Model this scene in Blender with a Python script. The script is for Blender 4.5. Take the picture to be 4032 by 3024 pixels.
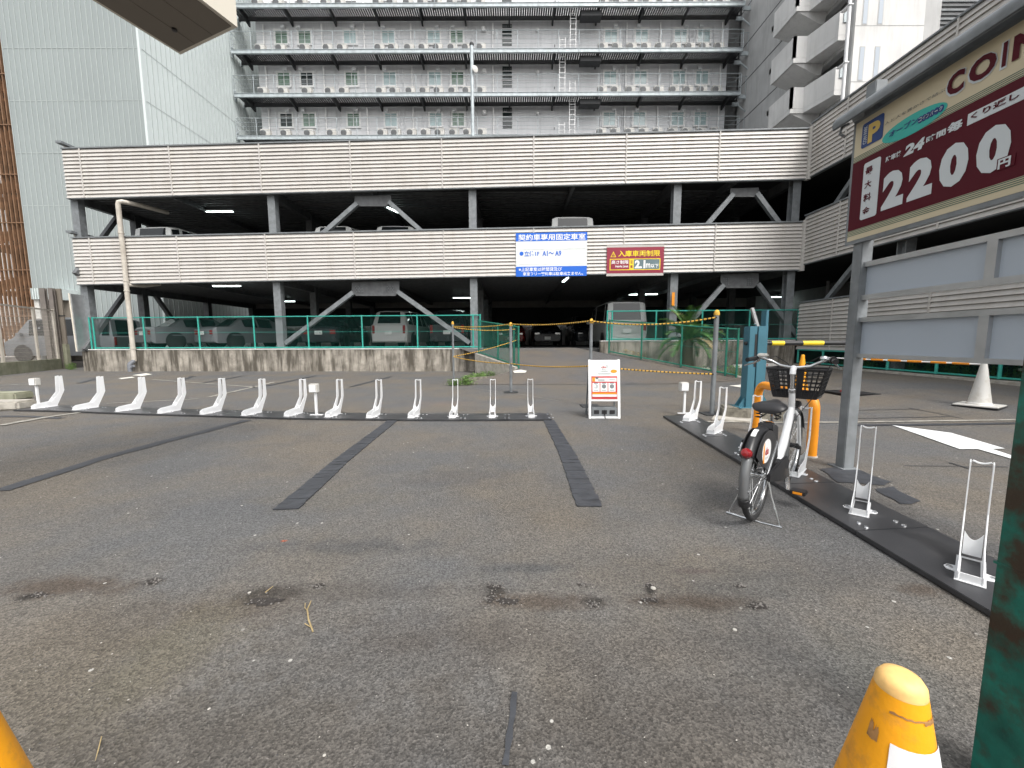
import bpy, math, random
from mathutils import Vector, Matrix, noise
random.seed(7)
PI = math.pi
SC = bpy.context.scene
COL = SC.collection
for o in list(bpy.data.objects):
    bpy.data.objects.remove(o)

# ------------------------------------------------------------------ camera
EYE = 1.2                                   # metres above the asphalt
FPX, HY, ROLL = 1600.0, 1340.0, 0.004       # focal length and horizon row in photo pixels
TH = math.atan((1512 - HY) / FPX)
_f = Vector((0, math.cos(TH), -math.sin(TH)))
_x0 = Vector((1, 0, 0)); _u0 = Vector((0, math.sin(TH), math.cos(TH)))
CX = math.cos(ROLL) * _x0 - math.sin(ROLL) * _u0
CY = math.cos(ROLL) * _u0 + math.sin(ROLL) * _x0
CAM = Vector((0, 0, EYE))
cd = bpy.data.cameras.new('camera')
cd.sensor_width = 36; cd.lens = FPX / 4032 * 36; cd.clip_start = 0.02; cd.clip_end = 600
cam = bpy.data.objects.new('camera', cd); COL.objects.link(cam)
R = Matrix((CX, CY, -_f)).transposed()
cam.matrix_world = Matrix.Translation(CAM) @ R.to_4x4()
SC.camera = cam

# ------------------------------------------------------------------ world, sun, exposure
SUN_EL, SUN_AZ = math.radians(55), math.radians(150)     # azimuth clockwise from +Y: behind the camera, to the left
w = bpy.data.worlds.new('World'); SC.world = w; w.use_nodes = True
nt = w.node_tree; nt.nodes.clear()
out = nt.nodes.new('ShaderNodeOutputWorld'); bg = nt.nodes.new('ShaderNodeBackground')
sky = nt.nodes.new('ShaderNodeTexSky'); sky.sky_type = 'NISHITA'; sky.sun_disc = False
sky.sun_elevation = SUN_EL; sky.sun_rotation = SUN_AZ
sky.air_density = 1.6; sky.dust_density = 6.0; sky.ozone_density = 1.0
hs = nt.nodes.new('ShaderNodeHueSaturation'); hs.inputs['Saturation'].default_value = 0.22
nt.links.new(sky.outputs[0], hs.inputs['Color']); nt.links.new(hs.outputs[0], bg.inputs[0])
bg.inputs[1].default_value = 0.15
nt.links.new(bg.outputs[0], out.inputs[0])
sl = bpy.data.lights.new('sun', 'SUN'); sl.energy = 0.7; sl.angle = math.radians(14); sl.color = (1, 0.97, 0.93)
sun = bpy.data.objects.new('sun', sl); COL.objects.link(sun)
sd = Vector((math.sin(SUN_AZ) * math.cos(SUN_EL), math.cos(SUN_AZ) * math.cos(SUN_EL), math.sin(SUN_EL)))
sun.rotation_euler = sd.to_track_quat('Z', 'Y').to_euler(); sun.location = (0, 0, 40)
SC.view_settings.view_transform = 'Standard'; SC.view_settings.look = 'None'
SC.view_settings.exposure = 0.80; SC.view_settings.gamma = 1; SC.view_settings.use_curve_mapping = False
SC.render.engine = 'CYCLES'
SC.cycles.max_bounces = 6; SC.cycles.diffuse_bounces = 3

# ------------------------------------------------------------------ photo measurements -> places
def ray(px, py):
    return (px - 2016) * CX - (py - 1512) * CY + FPX * _f
def atY(px, py, Y):
    d = ray(px, py); return CAM + d * (Y / d.y)
def atX(px, py, X):
    d = ray(px, py); return CAM + d * (X / d.x)
def atZ(px, py, z=0.0):
    d = ray(px, py); return CAM + d * ((z - EYE) / d.z)
def sstep(a, b, x):
    t = max(0.0, min(1.0, (x - a) / (b - a))); return t * t * (3 - 2 * t)
def gz(x, y):
    return 0.25 * sstep(4.2, 9.0, x) * sstep(3.5, 9.5, y)
def atG(px, py):
    p = atZ(px, py, 0)
    for _ in range(12):
        p = atZ(px, py, gz(p.x, p.y))
    return p
FA = Vector((-17.5, 16.7, 0)); FB = Vector((10.6, 15.2, 0))      # front facade line of the car park
FE = (FB - FA).normalized(); FN = Vector((FE.y, -FE.x, 0))         # along, outward (to the camera)
def atF(px, py, off=0.0):
    d = ray(px, py); p0 = FA + FN * off
    t = (p0 - CAM).dot(FN) / d.dot(FN); return CAM + d * t
FLOOR = 0.87

# ------------------------------------------------------------------ mesh helper
class MB:
    def __init__(s): s.v = []; s.f = []
    def add(s, vs, fs):
        n = len(s.v); s.v += [tuple(p) for p in vs]; s.f += [tuple(i + n for i in f) for f in fs]; return s
    def hexa(s, p):   # 8 points: bottom 4 (ccw), top 4
        return s.add(p, [(3, 2, 1, 0), (4, 5, 6, 7), (0, 1, 5, 4), (1, 2, 6, 5), (2, 3, 7, 6), (3, 0, 4, 7)])
    def box(s, x0, x1, y0, y1, z0, z1):
        return s.hexa([(x0, y0, z0), (x1, y0, z0), (x1, y1, z0), (x0, y1, z0), (x0, y0, z1), (x1, y0, z1), (x1, y1, z1), (x0, y1, z1)])
    def ob(s, c, a, b, h):   # oriented box: centre, three half vectors
        c, a, b, h = Vector(c), Vector(a), Vector(b), Vector(h)
        return s.hexa([c - a - b - h, c + a - b - h, c + a + b - h, c - a + b - h, c - a - b + h, c + a - b + h, c + a + b + h, c - a + b + h])
    def bar(s, p, q, w, h, up=(0, 0, 1)):
        p, q = Vector(p), Vector(q); d = (q - p); L = d.length
        if L < 1e-6: return s
        d /= L; up = Vector(up)
        if abs(d.dot(up)) > 0.98: up = Vector((1, 0, 0)) if abs(d.x) < 0.9 else Vector((0, 1, 0))
        sd_ = d.cross(up).normalized(); u2 = sd_.cross(d)
        return s.ob((p + q) / 2, d * L / 2, sd_ * w / 2, u2 * h / 2)
    def prism(s, poly, vec):
        n = len(poly); vec = Vector(vec); P = [Vector(p) for p in poly]
        s.add(P + [p + vec for p in P], [tuple(range(n - 1, -1, -1)), tuple(range(n, 2 * n))] + [(i, (i + 1) % n, (i + 1) % n + n, i + n) for i in range(n)])
        return s
    def tube(s, pts, r, n=8, caps=True, closed=False, sx=1.0):
        pts = [Vector(p) for p in pts]; m = len(pts); rs = r if isinstance(r, (list, tuple)) else [r] * m
        base = len(s.v); prev = None
        for i, p in enumerate(pts):
            if closed: t = pts[(i + 1) % m] - pts[i - 1]
            else: t = (pts[min(i + 1, m - 1)] - pts[max(i - 1, 0)])
            t.normalize()
            if prev is None:
                a = Vector((0, 0, 1)) if abs(t.z) < 0.9 else Vector((1, 0, 0)); a = (a - t * a.dot(t)).normalized()
            else:
                a = (prev - t * prev.dot(t)).normalized()
            prev = a; b = t.cross(a)
            for k in range(n):
                th = 2 * PI * k / n; s.v.append(tuple(p + (a * math.cos(th) * sx + b * math.sin(th)) * rs[i]))
        rng = m if closed else m - 1
        for i in range(rng):
            j = (i + 1) % m
            for k in range(n):
                k2 = (k + 1) % n; s.f.append((base + i * n + k, base + i * n + k2, base + j * n + k2, base + j * n + k))
        if caps and not closed:
            s.f.append(tuple(base + k for k in range(n - 1, -1, -1))); s.f.append(tuple(base + (m - 1) * n + k for k in range(n)))
        return s
    def lathe(s, prof, c=(0, 0, 0), n=24, axis=(0, 0, 1), caps=True):
        c = Vector(c); ax = Vector(axis).normalized(); a = ax.orthogonal().normalized(); b = ax.cross(a)
        base = len(s.v); m = len(prof)
        for r, h in prof:
            for k in range(n):
                th = 2 * PI * k / n; s.v.append(tuple(c + ax * h + (a * math.cos(th) + b * math.sin(th)) * r))
        for i in range(m - 1):
            for k in range(n):
                k2 = (k + 1) % n; s.f.append((base + i * n + k, base + i * n + k2, base + (i + 1) * n + k2, base + (i + 1) * n + k))
        if caps:
            s.f.append(tuple(base + k for k in range(n - 1, -1, -1))); s.f.append(tuple(base + (m - 1) * n + k for k in range(n)))
        return s
    def grid(s, rows):
        base = len(s.v); n = len(rows[0])
        for r_ in rows: s.v += [tuple(p) for p in r_]
        for i in range(len(rows) - 1):
            for k in range(n - 1):
                s.f.append((base + i * n + k, base + i * n + k + 1, base + (i + 1) * n + k + 1, base + (i + 1) * n + k))
        return s
    def build(s, name, m, parent=None, smooth=False, bevel=0.0, angle=40):
        me = bpy.data.meshes.new(name); me.from_pydata(s.v, [], s.f); me.update()
        if m: me.materials.append(m)
        o = bpy.data.objects.new(name, me); COL.objects.link(o)
        import bmesh
        bm = bmesh.new(); bm.from_mesh(me); bmesh.ops.recalc_face_normals(bm, faces=bm.faces)
        if bevel > 0:
            bmesh.ops.bevel(bm, geom=[e for e in bm.edges if e.is_manifold and e.calc_face_angle(0) > 0.6], offset=bevel, segments=2, affect='EDGES', clamp_overlap=True)
        if smooth:
            for f in bm.faces: f.smooth = True
            for e in bm.edges: e.smooth = not (e.is_manifold and e.calc_face_angle(0) > math.radians(angle))
        bm.to_mesh(me); bm.free()
        if parent: o.parent = parent
        return o

def thing(name, label, cat, loc=(0, 0, 0), rz=0.0, group=None):
    o = bpy.data.objects.new(name, None); COL.objects.link(o); o.empty_display_size = 0.2
    o.location = loc; o.rotation_euler = (0, 0, rz); o['label'] = label; o['category'] = cat
    if group: o['group'] = group
    return o
def tag(o, label, cat, group=None):
    o['label'] = label; o['category'] = cat
    if group: o['group'] = group
    return o
def kind(o, k): o['kind'] = k; return o
def dup(root, loc, rz, label=None):
    r = root.copy(); COL.objects.link(r); r.location = loc; r.rotation_euler = (0, 0, rz)
    if label: r['label'] = label
    for ch in list(root.children):
        c = ch.copy(); COL.objects.link(c); c.parent = r
        for g in list(ch.children):
            d = g.copy(); COL.objects.link(d); d.parent = c
    return r
def share(src, name, parent, loc=(0, 0, 0)):
    o = bpy.data.objects.new(name, src.data); COL.objects.link(o); o.parent = parent; o.location = loc; return o
ORD = ['first', 'second', 'third', 'fourth', 'fifth', 'sixth', 'seventh', 'eighth', 'ninth', 'tenth', 'eleventh', 'twelfth', 'thirteenth', 'fourteenth', 'fifteenth', 'sixteenth', 'seventeenth', 'eighteenth', 'nineteenth', 'twentieth', 'twenty-first', 'twenty-second', 'twenty-third']

# ------------------------------------------------------------------ materials
def nodes(name):
    m = bpy.data.materials.new(name); m.use_nodes = True; n = m.node_tree
    return m, n, n.nodes['Principled BSDF']
def mat(name, col, rough=0.6, metal=0.0, var=0.12, scale=3.0, bump=0.0, bscale=60.0, streak=0.0, dirt=(0.12, 0.1, 0.08), spec=0.5, dirtamt=0.0, dscale=2.0, coat=0.0, slo=.48, shi=.72, dlo=.5, dhi=.68):
    m, n, b = nodes(name); L = n.links
    b.inputs['Roughness'].default_value = rough; b.inputs['Metallic'].default_value = metal
    b.inputs['Specular IOR Level'].default_value = spec
    if coat: b.inputs['Coat Weight'].default_value = coat; b.inputs['Coat Roughness'].default_value = 0.08
    g = n.nodes.new('ShaderNodeNewGeometry'); pos = g.outputs['Position']
    nz = n.nodes.new('ShaderNodeTexNoise'); nz.inputs['Scale'].default_value = scale; nz.inputs['Detail'].default_value = 6
    L.new(pos, nz.inputs['Vector'])
    mr = n.nodes.new('ShaderNodeMapRange'); mr.inputs['From Min'].default_value = 0.3; mr.inputs['From Max'].default_value = 0.7
    mr.inputs['To Min'].default_value = 1 - var; mr.inputs['To Max'].default_value = 1 + var
    L.new(nz.outputs['Fac'], mr.inputs['Value'])
    vm = n.nodes.new('ShaderNodeVectorMath'); vm.operation = 'SCALE'; vm.inputs[0].default_value = col
    L.new(mr.outputs[0], vm.inputs['Scale']); last = vm.outputs[0]
    def dirtmask(vec_scale, sc, lo, hi, amt):
        nonlocal last
        mp = n.nodes.new('ShaderNodeMapping'); mp.inputs['Scale'].default_value = vec_scale; L.new(pos, mp.inputs['Vector'])
        n2 = n.nodes.new('ShaderNodeTexNoise'); n2.inputs['Scale'].default_value = sc; n2.inputs['Detail'].default_value = 8; n2.inputs['Roughness'].default_value = 0.65
        L.new(mp.outputs[0], n2.inputs['Vector'])
        m2 = n.nodes.new('ShaderNodeMapRange'); m2.inputs['From Min'].default_value = lo; m2.inputs['From Max'].default_value = hi
        m2.inputs['To Max'].default_value = amt; L.new(n2.outputs['Fac'], m2.inputs['Value'])
        mx = n.nodes.new('ShaderNodeMix'); mx.data_type = 'RGBA'; L.new(m2.outputs[0], mx.inputs['Factor'])
        L.new(last, mx.inputs['A']); mx.inputs['B'].default_value = (*dirt, 1); last = mx.outputs['Result']
    if streak: dirtmask((1, 1, 0.13), 4.0, slo, shi, streak)
    if dirtamt: dirtmask((1, 1, 1), dscale, dlo, dhi, dirtamt)
    L.new(last, b.inputs['Base Color'])
    rv = n.nodes.new('ShaderNodeMapRange'); rv.inputs['To Min'].default_value = max(0.02, rough - 0.1); rv.inputs['To Max'].default_value = min(1, rough + 0.12)
    L.new(nz.outputs['Fac'], rv.inputs['Value']); L.new(rv.outputs[0], b.inputs['Roughness'])
    if bump:
        nb = n.nodes.new('ShaderNodeTexNoise'); nb.inputs['Scale'].default_value = bscale; nb.inputs['Detail'].default_value = 5
        L.new(pos, nb.inputs['Vector'])
        bp = n.nodes.new('ShaderNodeBump'); bp.inputs['Strength'].default_value = bump; bp.inputs['Distance'].default_value = 0.01
        L.new(nb.outputs['Fac'], bp.inputs['Height']); L.new(bp.outputs[0], b.inputs['Normal'])
    return m
def emis(name, col, st):
    m, n, b = nodes(name); b.inputs['Base Color'].default_value = (*col, 1)
    b.inputs['Emission Color'].default_value = (*col, 1); b.inputs['Emission Strength'].default_value = st; return m
def glassy(name, col, rough=0.08, spec=0.6):
    m, n, b = nodes(name); b.inputs['Base Color'].default_value = (*col, 1); b.inputs['Roughness'].default_value = rough
    b.inputs['Specular IOR Level'].default_value = spec; return m

M = {}
M['louvre'] = mat('louvre_paint', (0.53, 0.508, 0.48), 0.45, var=0.05, scale=1.2, streak=0.35, dirt=(0.33, 0.29, 0.24), spec=0.4)
M['louvre_back'] = mat('louvre_back', (0.34, 0.32, 0.30), 0.7)
M['galv'] = mat('galvanised_steel', (0.20, 0.215, 0.225), 0.55, 0.1, var=0.22, scale=7, streak=0.35, dirt=(0.12, 0.13, 0.14))
M['galv_dark'] = mat('weathered_galvanised_steel', (0.13, 0.135, 0.14), 0.6, 0.2, var=0.25, scale=6, streak=0.3, dirt=(0.06, 0.06, 0.06))
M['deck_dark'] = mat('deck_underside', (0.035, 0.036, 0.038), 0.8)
M['deck_floor'] = mat('deck_floor', (0.06, 0.06, 0.06), 0.85)
M['conc_wall'] = mat('stained_concrete', (0.35, 0.32, 0.275), 0.85, var=0.28, scale=2.2, bump=0.4, bscale=25, streak=0.95, dirt=(0.075, 0.065, 0.05), dirtamt=0.55, dscale=2.6, slo=.43, shi=.60)
M['conc_moss'] = mat('mossy_concrete', (0.27, 0.27, 0.2), 0.85, var=0.2, scale=2.5, bump=0.4, bscale=25, streak=0.5, dirt=(0.11, 0.12, 0.06), dirtamt=0.5)
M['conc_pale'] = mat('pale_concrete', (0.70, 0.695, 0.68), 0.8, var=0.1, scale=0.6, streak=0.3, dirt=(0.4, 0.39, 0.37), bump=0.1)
M['conc_grey'] = mat('grey_and_shaded_concrete', (0.50, 0.50, 0.495), 0.8, var=0.12, scale=0.8, streak=0.3, dirt=(0.2, 0.2, 0.19))  # plain grey, and the concrete block's side-wall shade put into the colour
M['kerb'] = mat('kerb_concrete', (0.40, 0.375, 0.33), 0.85, var=0.2, scale=9, bump=0.4, bscale=50, dirtamt=0.5, dirt=(0.18, 0.16, 0.12), dscale=5)
M['stone'] = mat('rough_stone', (0.2, 0.185, 0.15), 0.9, var=0.35, scale=14, bump=0.9, bscale=30, dirtamt=0.6, dirt=(0.07, 0.065, 0.05), dscale=8)
M['clad'] = mat('shaded_blue_grey_cladding', (0.30, 0.335, 0.335), 0.5, var=0.05, scale=0.35, streak=0.12, dirt=(0.3, 0.33, 0.33))  # darker copy of the cladding: the front's shade is put into the colour
M['clad_side'] = mat('pale_sunlit_cladding', (0.64, 0.70, 0.695), 0.5, var=0.04, scale=0.3, streak=0.1, dirt=(0.45, 0.5, 0.5))  # lighter copy: sun on the side wall painted into the colour
M['clad_seam'] = mat('cladding_seam', (0.38, 0.42, 0.415), 0.5, var=0.05)
M['clad_joint'] = mat('cladding_joint', (0.40, 0.44, 0.435), 0.6, var=0.05)
M['hotel'] = mat('hotel_render', (0.76, 0.77, 0.79), 0.75, var=0.07, scale=0.7, streak=0.3, dirt=(0.48, 0.485, 0.5))
M['white'] = mat('white_paint', (0.86, 0.86, 0.86), 0.4, var=0.04)
M['offwhite'] = mat('off_white_paint', (0.62, 0.61, 0.58), 0.5, var=0.1, dscale=7, dirtamt=0.4, dirt=(0.35, 0.3, 0.22))
M['rackwhite'] = mat('rack_white_paint', (0.80, 0.81, 0.82), 0.35, var=0.03)
M['steel_blue'] = mat('blue_grey_steel', (0.46, 0.51, 0.53), 0.5, 0.2, var=0.15, scale=4, streak=0.2, dirt=(0.15, 0.16, 0.17))
M['steel_dark'] = mat('dark_steel', (0.045, 0.047, 0.05), 0.6, 0.2, var=0.2)
M['black'] = mat('black_plastic', (0.018, 0.018, 0.02), 0.4, var=0.2, scale=8)
M['rubber'] = mat('black_rubber', (0.022, 0.022, 0.023), 0.7, var=0.3, scale=12)
M['board'] = mat('black_rubber_board', (0.045, 0.046, 0.05), 0.34, var=0.2, scale=3, dirtamt=0.3, dirt=(0.09, 0.085, 0.08), dscale=3, bump=0.05, bscale=200)
M['tealfence'] = mat('teal_fence_paint', (0.035, 0.33, 0.27), 0.45, var=0.15, scale=8, dirtamt=0.25, dirt=(0.1, 0.25, 0.2))
M['greenfence'] = mat('green_fence_paint', (0.015, 0.16, 0.11), 0.5, var=0.2, scale=8)
M['rope'] = mat('yellow_rope', (0.62, 0.36, 0.05), 0.7, var=0.2, scale=30)
M['ropeblack'] = mat('black_rope_strand', (0.03, 0.025, 0.015), 0.8)
M['orange'] = mat('orange_paint', (0.85, 0.30, 0.012), 0.38, var=0.06, scale=5, dirtamt=0.15, dirt=(0.4, 0.16, 0.03), dscale=6)
M['coneorange'] = mat('orange_cone_plastic', (0.88, 0.37, 0.008), 0.42, var=0.07, scale=8, dirtamt=0.6, dirt=(0.42, 0.2, 0.05), dscale=16, dlo=.55, dhi=.7, bump=.08, bscale=90)
M['coneworn'] = mat('worn_cone_tip', (0.80, 0.5, 0.18), 0.5, var=0.2, scale=40)
M['red'] = mat('red_plastic', (0.5, 0.03, 0.03), 0.5)
M['yellow'] = mat('yellow_paint', (0.85, 0.62, 0.02), 0.4, var=0.06)
M['teal'] = mat('teal_machine_paint', (0.045, 0.15, 0.20), 0.45, var=0.1, scale=3)
M['rustgreen'] = mat('rusting_green_paint', (0.008, 0.14, 0.105), 0.38, var=0.45, scale=9, dirtamt=0.92, dirt=(0.045, 0.02, 0.01), dscale=6, bump=0.35, bscale=18, dlo=.46, dhi=.60)
M['bluesign'] = mat('blue_sign_film', (0.01, 0.13, 0.62), 0.4, var=0.04)
M['whitesign'] = mat('white_sign_film', (0.72, 0.75, 0.74), 0.4, var=0.03)
M['maroon'] = mat('maroon_sign_film', (0.085, 0.006, 0.014), 0.55, var=0.05, spec=0.2)
M['maroon2'] = mat('crimson_sign_film', (0.27, 0.02, 0.045), 0.45, var=0.05)
M['cream'] = mat('cream_sign_film', (0.60, 0.52, 0.36), 0.45, var=0.04)
M['signwhite'] = mat('sign_letter_white', (0.60, 0.64, 0.66), 0.4, var=0.03)
M['signteal'] = mat('sign_teal', (0.03, 0.42, 0.36), 0.4, var=0.04)
M['signnavy'] = mat('sign_navy', (0.01, 0.045, 0.19), 0.4)
M['signyellow'] = mat('sign_yellow', (0.85, 0.66, 0.02), 0.4)
M['signgold'] = mat('sign_gold', (0.60, 0.42, 0.10), 0.4)
M['signgreen'] = mat('sign_stripe_green', (0.04, 0.12, 0.09), 0.5)
M['signgrey'] = mat('sign_slate', (0.13, 0.19, 0.21), 0.45)
M['ink'] = mat('sign_ink', (0.03, 0.05, 0.1), 0.5)
M['panelgrey'] = mat('pale_blue_panel', (0.42, 0.47, 0.53), 0.4, var=0.03, scale=0.8)
M['alu'] = mat('aluminium', (0.48, 0.49, 0.50), 0.35, 0.7, var=0.1, scale=6)
M['chrome'] = mat('chromed_steel', (0.62, 0.63, 0.64), 0.18, 0.95, var=0.08)
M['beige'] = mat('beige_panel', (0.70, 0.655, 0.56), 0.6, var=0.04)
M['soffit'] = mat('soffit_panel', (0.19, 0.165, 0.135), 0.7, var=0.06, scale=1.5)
M['pipe'] = mat('beige_downpipe', (0.52, 0.48, 0.42), 0.5, var=0.12, scale=5, dirtamt=0.3, dirt=(0.22, 0.18, 0.14))
M['pvc'] = mat('grey_pvc', (0.17, 0.18, 0.2), 0.35, var=0.08)
M['brown'] = mat('brown_lattice', (0.20, 0.09, 0.042), 0.7, var=0.3, scale=2.5, streak=0.5, dirt=(0.08, 0.035, 0.02))
M['browndark'] = mat('dark_brown_recess', (0.045, 0.027, 0.02), 0.8, var=0.3)
M['tan'] = mat('tan_batten', (0.22, 0.125, 0.07), 0.7, var=0.25, scale=4)
M['plate'] = mat('licence_plate', (0.7, 0.72, 0.7), 0.4)
M['blank'] = mat('blank_grey_plate', (0.19, 0.21, 0.205), 0.7, var=0.05, scale=1.5)
M['lamp'] = emis('fluorescent_tube', (0.85, 1.0, 0.96), 5.0)
M['redlens'] = glassy('red_lens', (0.25, 0.006, 0.01), 0.12, 0.8)
M['darkglass'] = glassy('dark_car_glass', (0.012, 0.014, 0.016), 0.06, 0.7)
M['winpale'] = mat('curtained_glass_pale', (0.42, 0.55, 0.56), 0.12, var=0.12, scale=3.5, spec=0.9)
M['wingreen'] = mat('curtained_glass_green', (0.17, 0.26, 0.2), 0.12, var=0.35, scale=4.0, spec=0.8)
M['windark'] = glassy('dark_window_glass', (0.03, 0.04, 0.04), 0.05, 0.8)
M['leaf'] = mat('palm_leaf', (0.07, 0.17, 0.035), 0.5, var=0.5, scale=6)
M['leaf_pale'] = mat('weed_leaf', (0.12, 0.21, 0.05), 0.6, var=0.5, scale=14)
M['leaf_dry'] = mat('dry_leaf', (0.34, 0.26, 0.13), 0.8, var=0.3, scale=20)
M['wire'] = mat('fence_wire', (0.012, 0.10, 0.08), 0.6)
M['deck_asphalt'] = mat('deck_surface', (0.05, 0.05, 0.05), 0.85)
M['taupe'] = mat('taupe_steel', (0.17, 0.15, 0.135), 0.6, var=.15, scale=4, streak=.3, dirt=(.08, .07, .06))
M['trunk'] = mat('palm_trunk', (0.09, 0.065, 0.045), 0.9, var=0.4, scale=20, bump=0.8, bscale=30)
M['roadwhite'] = mat('road_paint_white', (0.72, 0.74, 0.74), 0.6, var=0.05)
M['oldpaint'] = mat('faded_road_paint', (0.30, 0.285, 0.25), 0.8, var=0.3, scale=9, dirtamt=0.75, dirt=(0.12, 0.115, 0.11), dscale=14)
M['tar'] = mat('tar_patch', (0.042, 0.045, 0.052), 0.55, var=0.25, scale=9, bump=0.7, bscale=14)
M['limeice'] = mat('white_lime', (0.66, 0.64, 0.58), 0.9, var=0.1, scale=20)

M['pit'] = mat('broken_asphalt', (0.035, 0.03, 0.027), 0.9, var=.4, scale=60, bump=.8, bscale=120)
M['grit'] = mat('dark_grit', (0.05, 0.05, 0.052), 0.8, var=.3, scale=30)
M['grit2'] = mat('grey_grit', (0.15, 0.14, 0.13), 0.8, var=.4, scale=30)
def asphalt(name, stains=(), base=(0.120, 0.116, 0.110)):
    m, n, b = nodes(name); L = n.links; N = n.nodes.new
    b.inputs['Specular IOR Level'].default_value = 0.3
    pos = N('ShaderNodeNewGeometry').outputs['Position']
    def tex(sc, det=5, rough=0.6):
        t = N('ShaderNodeTexNoise'); t.inputs['Scale'].default_value = sc; t.inputs['Detail'].default_value = det; t.inputs['Roughness'].default_value = rough
        L.new(pos, t.inputs['Vector']); return t.outputs['Fac']
    def mr(v, a, b_, c, d):
        x = N('ShaderNodeMapRange'); L.new(v, x.inputs['Value'])
        for k, q in zip(('From Min', 'From Max', 'To Min', 'To Max'), (a, b_, c, d)): x.inputs[k].default_value = q
        return x.outputs[0]
    def mix(f, A, B):
        x = N('ShaderNodeMix'); x.data_type = 'RGBA'
        if isinstance(f, float): x.inputs['Factor'].default_value = f
        else: L.new(f, x.inputs['Factor'])
        for k, q in (('A', A), ('B', B)):
            if isinstance(q, tuple): x.inputs[k].default_value = (*q, 1)
            else: L.new(q, x.inputs[k])
        return x.outputs['Result']
    def math_(op, a, c):
        x = N('ShaderNodeMath'); x.operation = op
        for k, q in enumerate((a, c)):
            if isinstance(q, (int, float)): x.inputs[k].default_value = q
            else: L.new(q, x.inputs[k])
        return x.outputs[0]
    warm = tex(0.55, 4); patch = tex(1.7, 6, 0.7)
    col = mix(mr(warm, 0.40, 0.60, 0, 1), (base[0] * .92, base[1] * .95, base[2] * 1.0), (base[0] * 1.15, base[1] * 1.05, base[2] * 0.92))
    col = mix(mr(patch, 0.5, 0.75, 0, 0.45), col, (base[0] * 0.62, base[1] * 0.64, base[2] * 0.68))
    # soft brown and dark stains
    wob = tex(5.5, 8, 0.75)
    for (sx, sy, rx, ry, amt, sc) in stains:
        vs = N('ShaderNodeVectorMath'); vs.operation = 'SUBTRACT'; L.new(pos, vs.inputs[0]); vs.inputs[1].default_value = (sx, sy, 0)
        vd = N('ShaderNodeVectorMath'); vd.operation = 'DIVIDE'; L.new(vs.outputs[0], vd.inputs[0]); vd.inputs[1].default_value = (rx, ry, 1000)
        vl = N('ShaderNodeVectorMath'); vl.operation = 'LENGTH'; L.new(vd.outputs[0], vl.inputs[0])
        d = math_('ADD', vl.outputs['Value'], mr(wob, 0.3, 0.7, -0.55, 0.55))
        col = mix(mr(d, 1.25, 0.4, 0, amt), col, sc)
    # aggregate
    vo = N('ShaderNodeTexVoronoi'); vo.inputs['Scale'].default_value = 150; L.new(pos, vo.inputs['Vector'])
    vc = N('ShaderNodeSeparateColor'); L.new(vo.outputs['Color'], vc.inputs[0])
    spk = mr(vc.outputs[0], 0.0, 1.0, 0.58, 1.42)
    fine = tex(70, 5, 0.8); mid = tex(12, 5, 0.75)
    k = math_('MULTIPLY', math_('MULTIPLY', spk, mr(fine, 0.3, 0.7, 0.70, 1.30)), mr(mid, 0.3, 0.7, 0.9, 1.1))
    vm = N('ShaderNodeVectorMath'); vm.operation = 'SCALE'; L.new(col, vm.inputs[0]); L.new(k, vm.inputs['Scale'])
    vo2 = N('ShaderNodeTexVoronoi'); vo2.inputs['Scale'].default_value = 24; L.new(pos, vo2.inputs['Vector'])
    vc2 = N('ShaderNodeSeparateColor'); L.new(vo2.outputs['Color'], vc2.inputs[0])
    wmask = math_('MULTIPLY', mr(vc2.outputs[1], 0.985, 0.99, 0, 1), mr(vo2.outputs['Distance'], 0.22, 0.16, 0, 1))
    fin = mix(wmask, vm.outputs[0], (0.42, 0.41, 0.38))
    L.new(fin, b.inputs['Base Color'])
    L.new(mr(mid, 0.3, 0.7, 0.62, 0.9), b.inputs['Roughness'])
    h = math_('ADD', math_('MULTIPLY', vo.outputs['Distance'], 0.8), math_('MULTIPLY', fine, 0.9))
    bp = N('ShaderNodeBump'); bp.inputs['Strength'].default_value = 0.7; bp.inputs['Distance'].default_value = 0.006
    L.new(h, bp.inputs['Height']); L.new(bp.outputs[0], b.inputs['Normal'])
    return m

# ------------------------------------------------------------------ lettering on a plane
def letters(name, body, parent, mt, org, ex, ez, x0, x1, z0, z1, bold=0.02, lift=0.003, keep=False, shear=0.0, thick=0.0015):
    """fit a text into the rectangle x0..x1, z0..z1 of the plane org, ex, ez (lifted along the normal)"""
    c = bpy.data.curves.new('lettering', 'FONT'); c.body = body; c.offset = bold; c.resolution_u = 3; c.shear = shear
    t = bpy.data.objects.new('lettering', c); COL.objects.link(t); bpy.context.view_layer.update()
    me = bpy.data.meshes.new_from_object(t.evaluated_get(bpy.context.evaluated_depsgraph_get()))
    bpy.data.objects.remove(t)
    xs = [v.co.x for v in me.vertices]; ys = [v.co.y for v in me.vertices]
    ax, bx, ay, by = min(xs), max(xs), min(ys), max(ys)
    ex, ez, org = Vector(ex).normalized(), Vector(ez).normalized(), Vector(org); nn = ex.cross(ez)
    sx = (x1 - x0) / max(bx - ax, 1e-6); sy = (z1 - z0) / max(by - ay, 1e-6)
    for v in me.vertices:
        v.co = org + ex * (x0 + (v.co.x - ax) * sx) + ez * (z0 + (v.co.y - ay) * sy) + nn * lift
    me.materials.clear(); me.materials.append(mt); me.name = name
    o = bpy.data.objects.new(name, me); COL.objects.link(o); o.parent = parent
    return o
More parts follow.
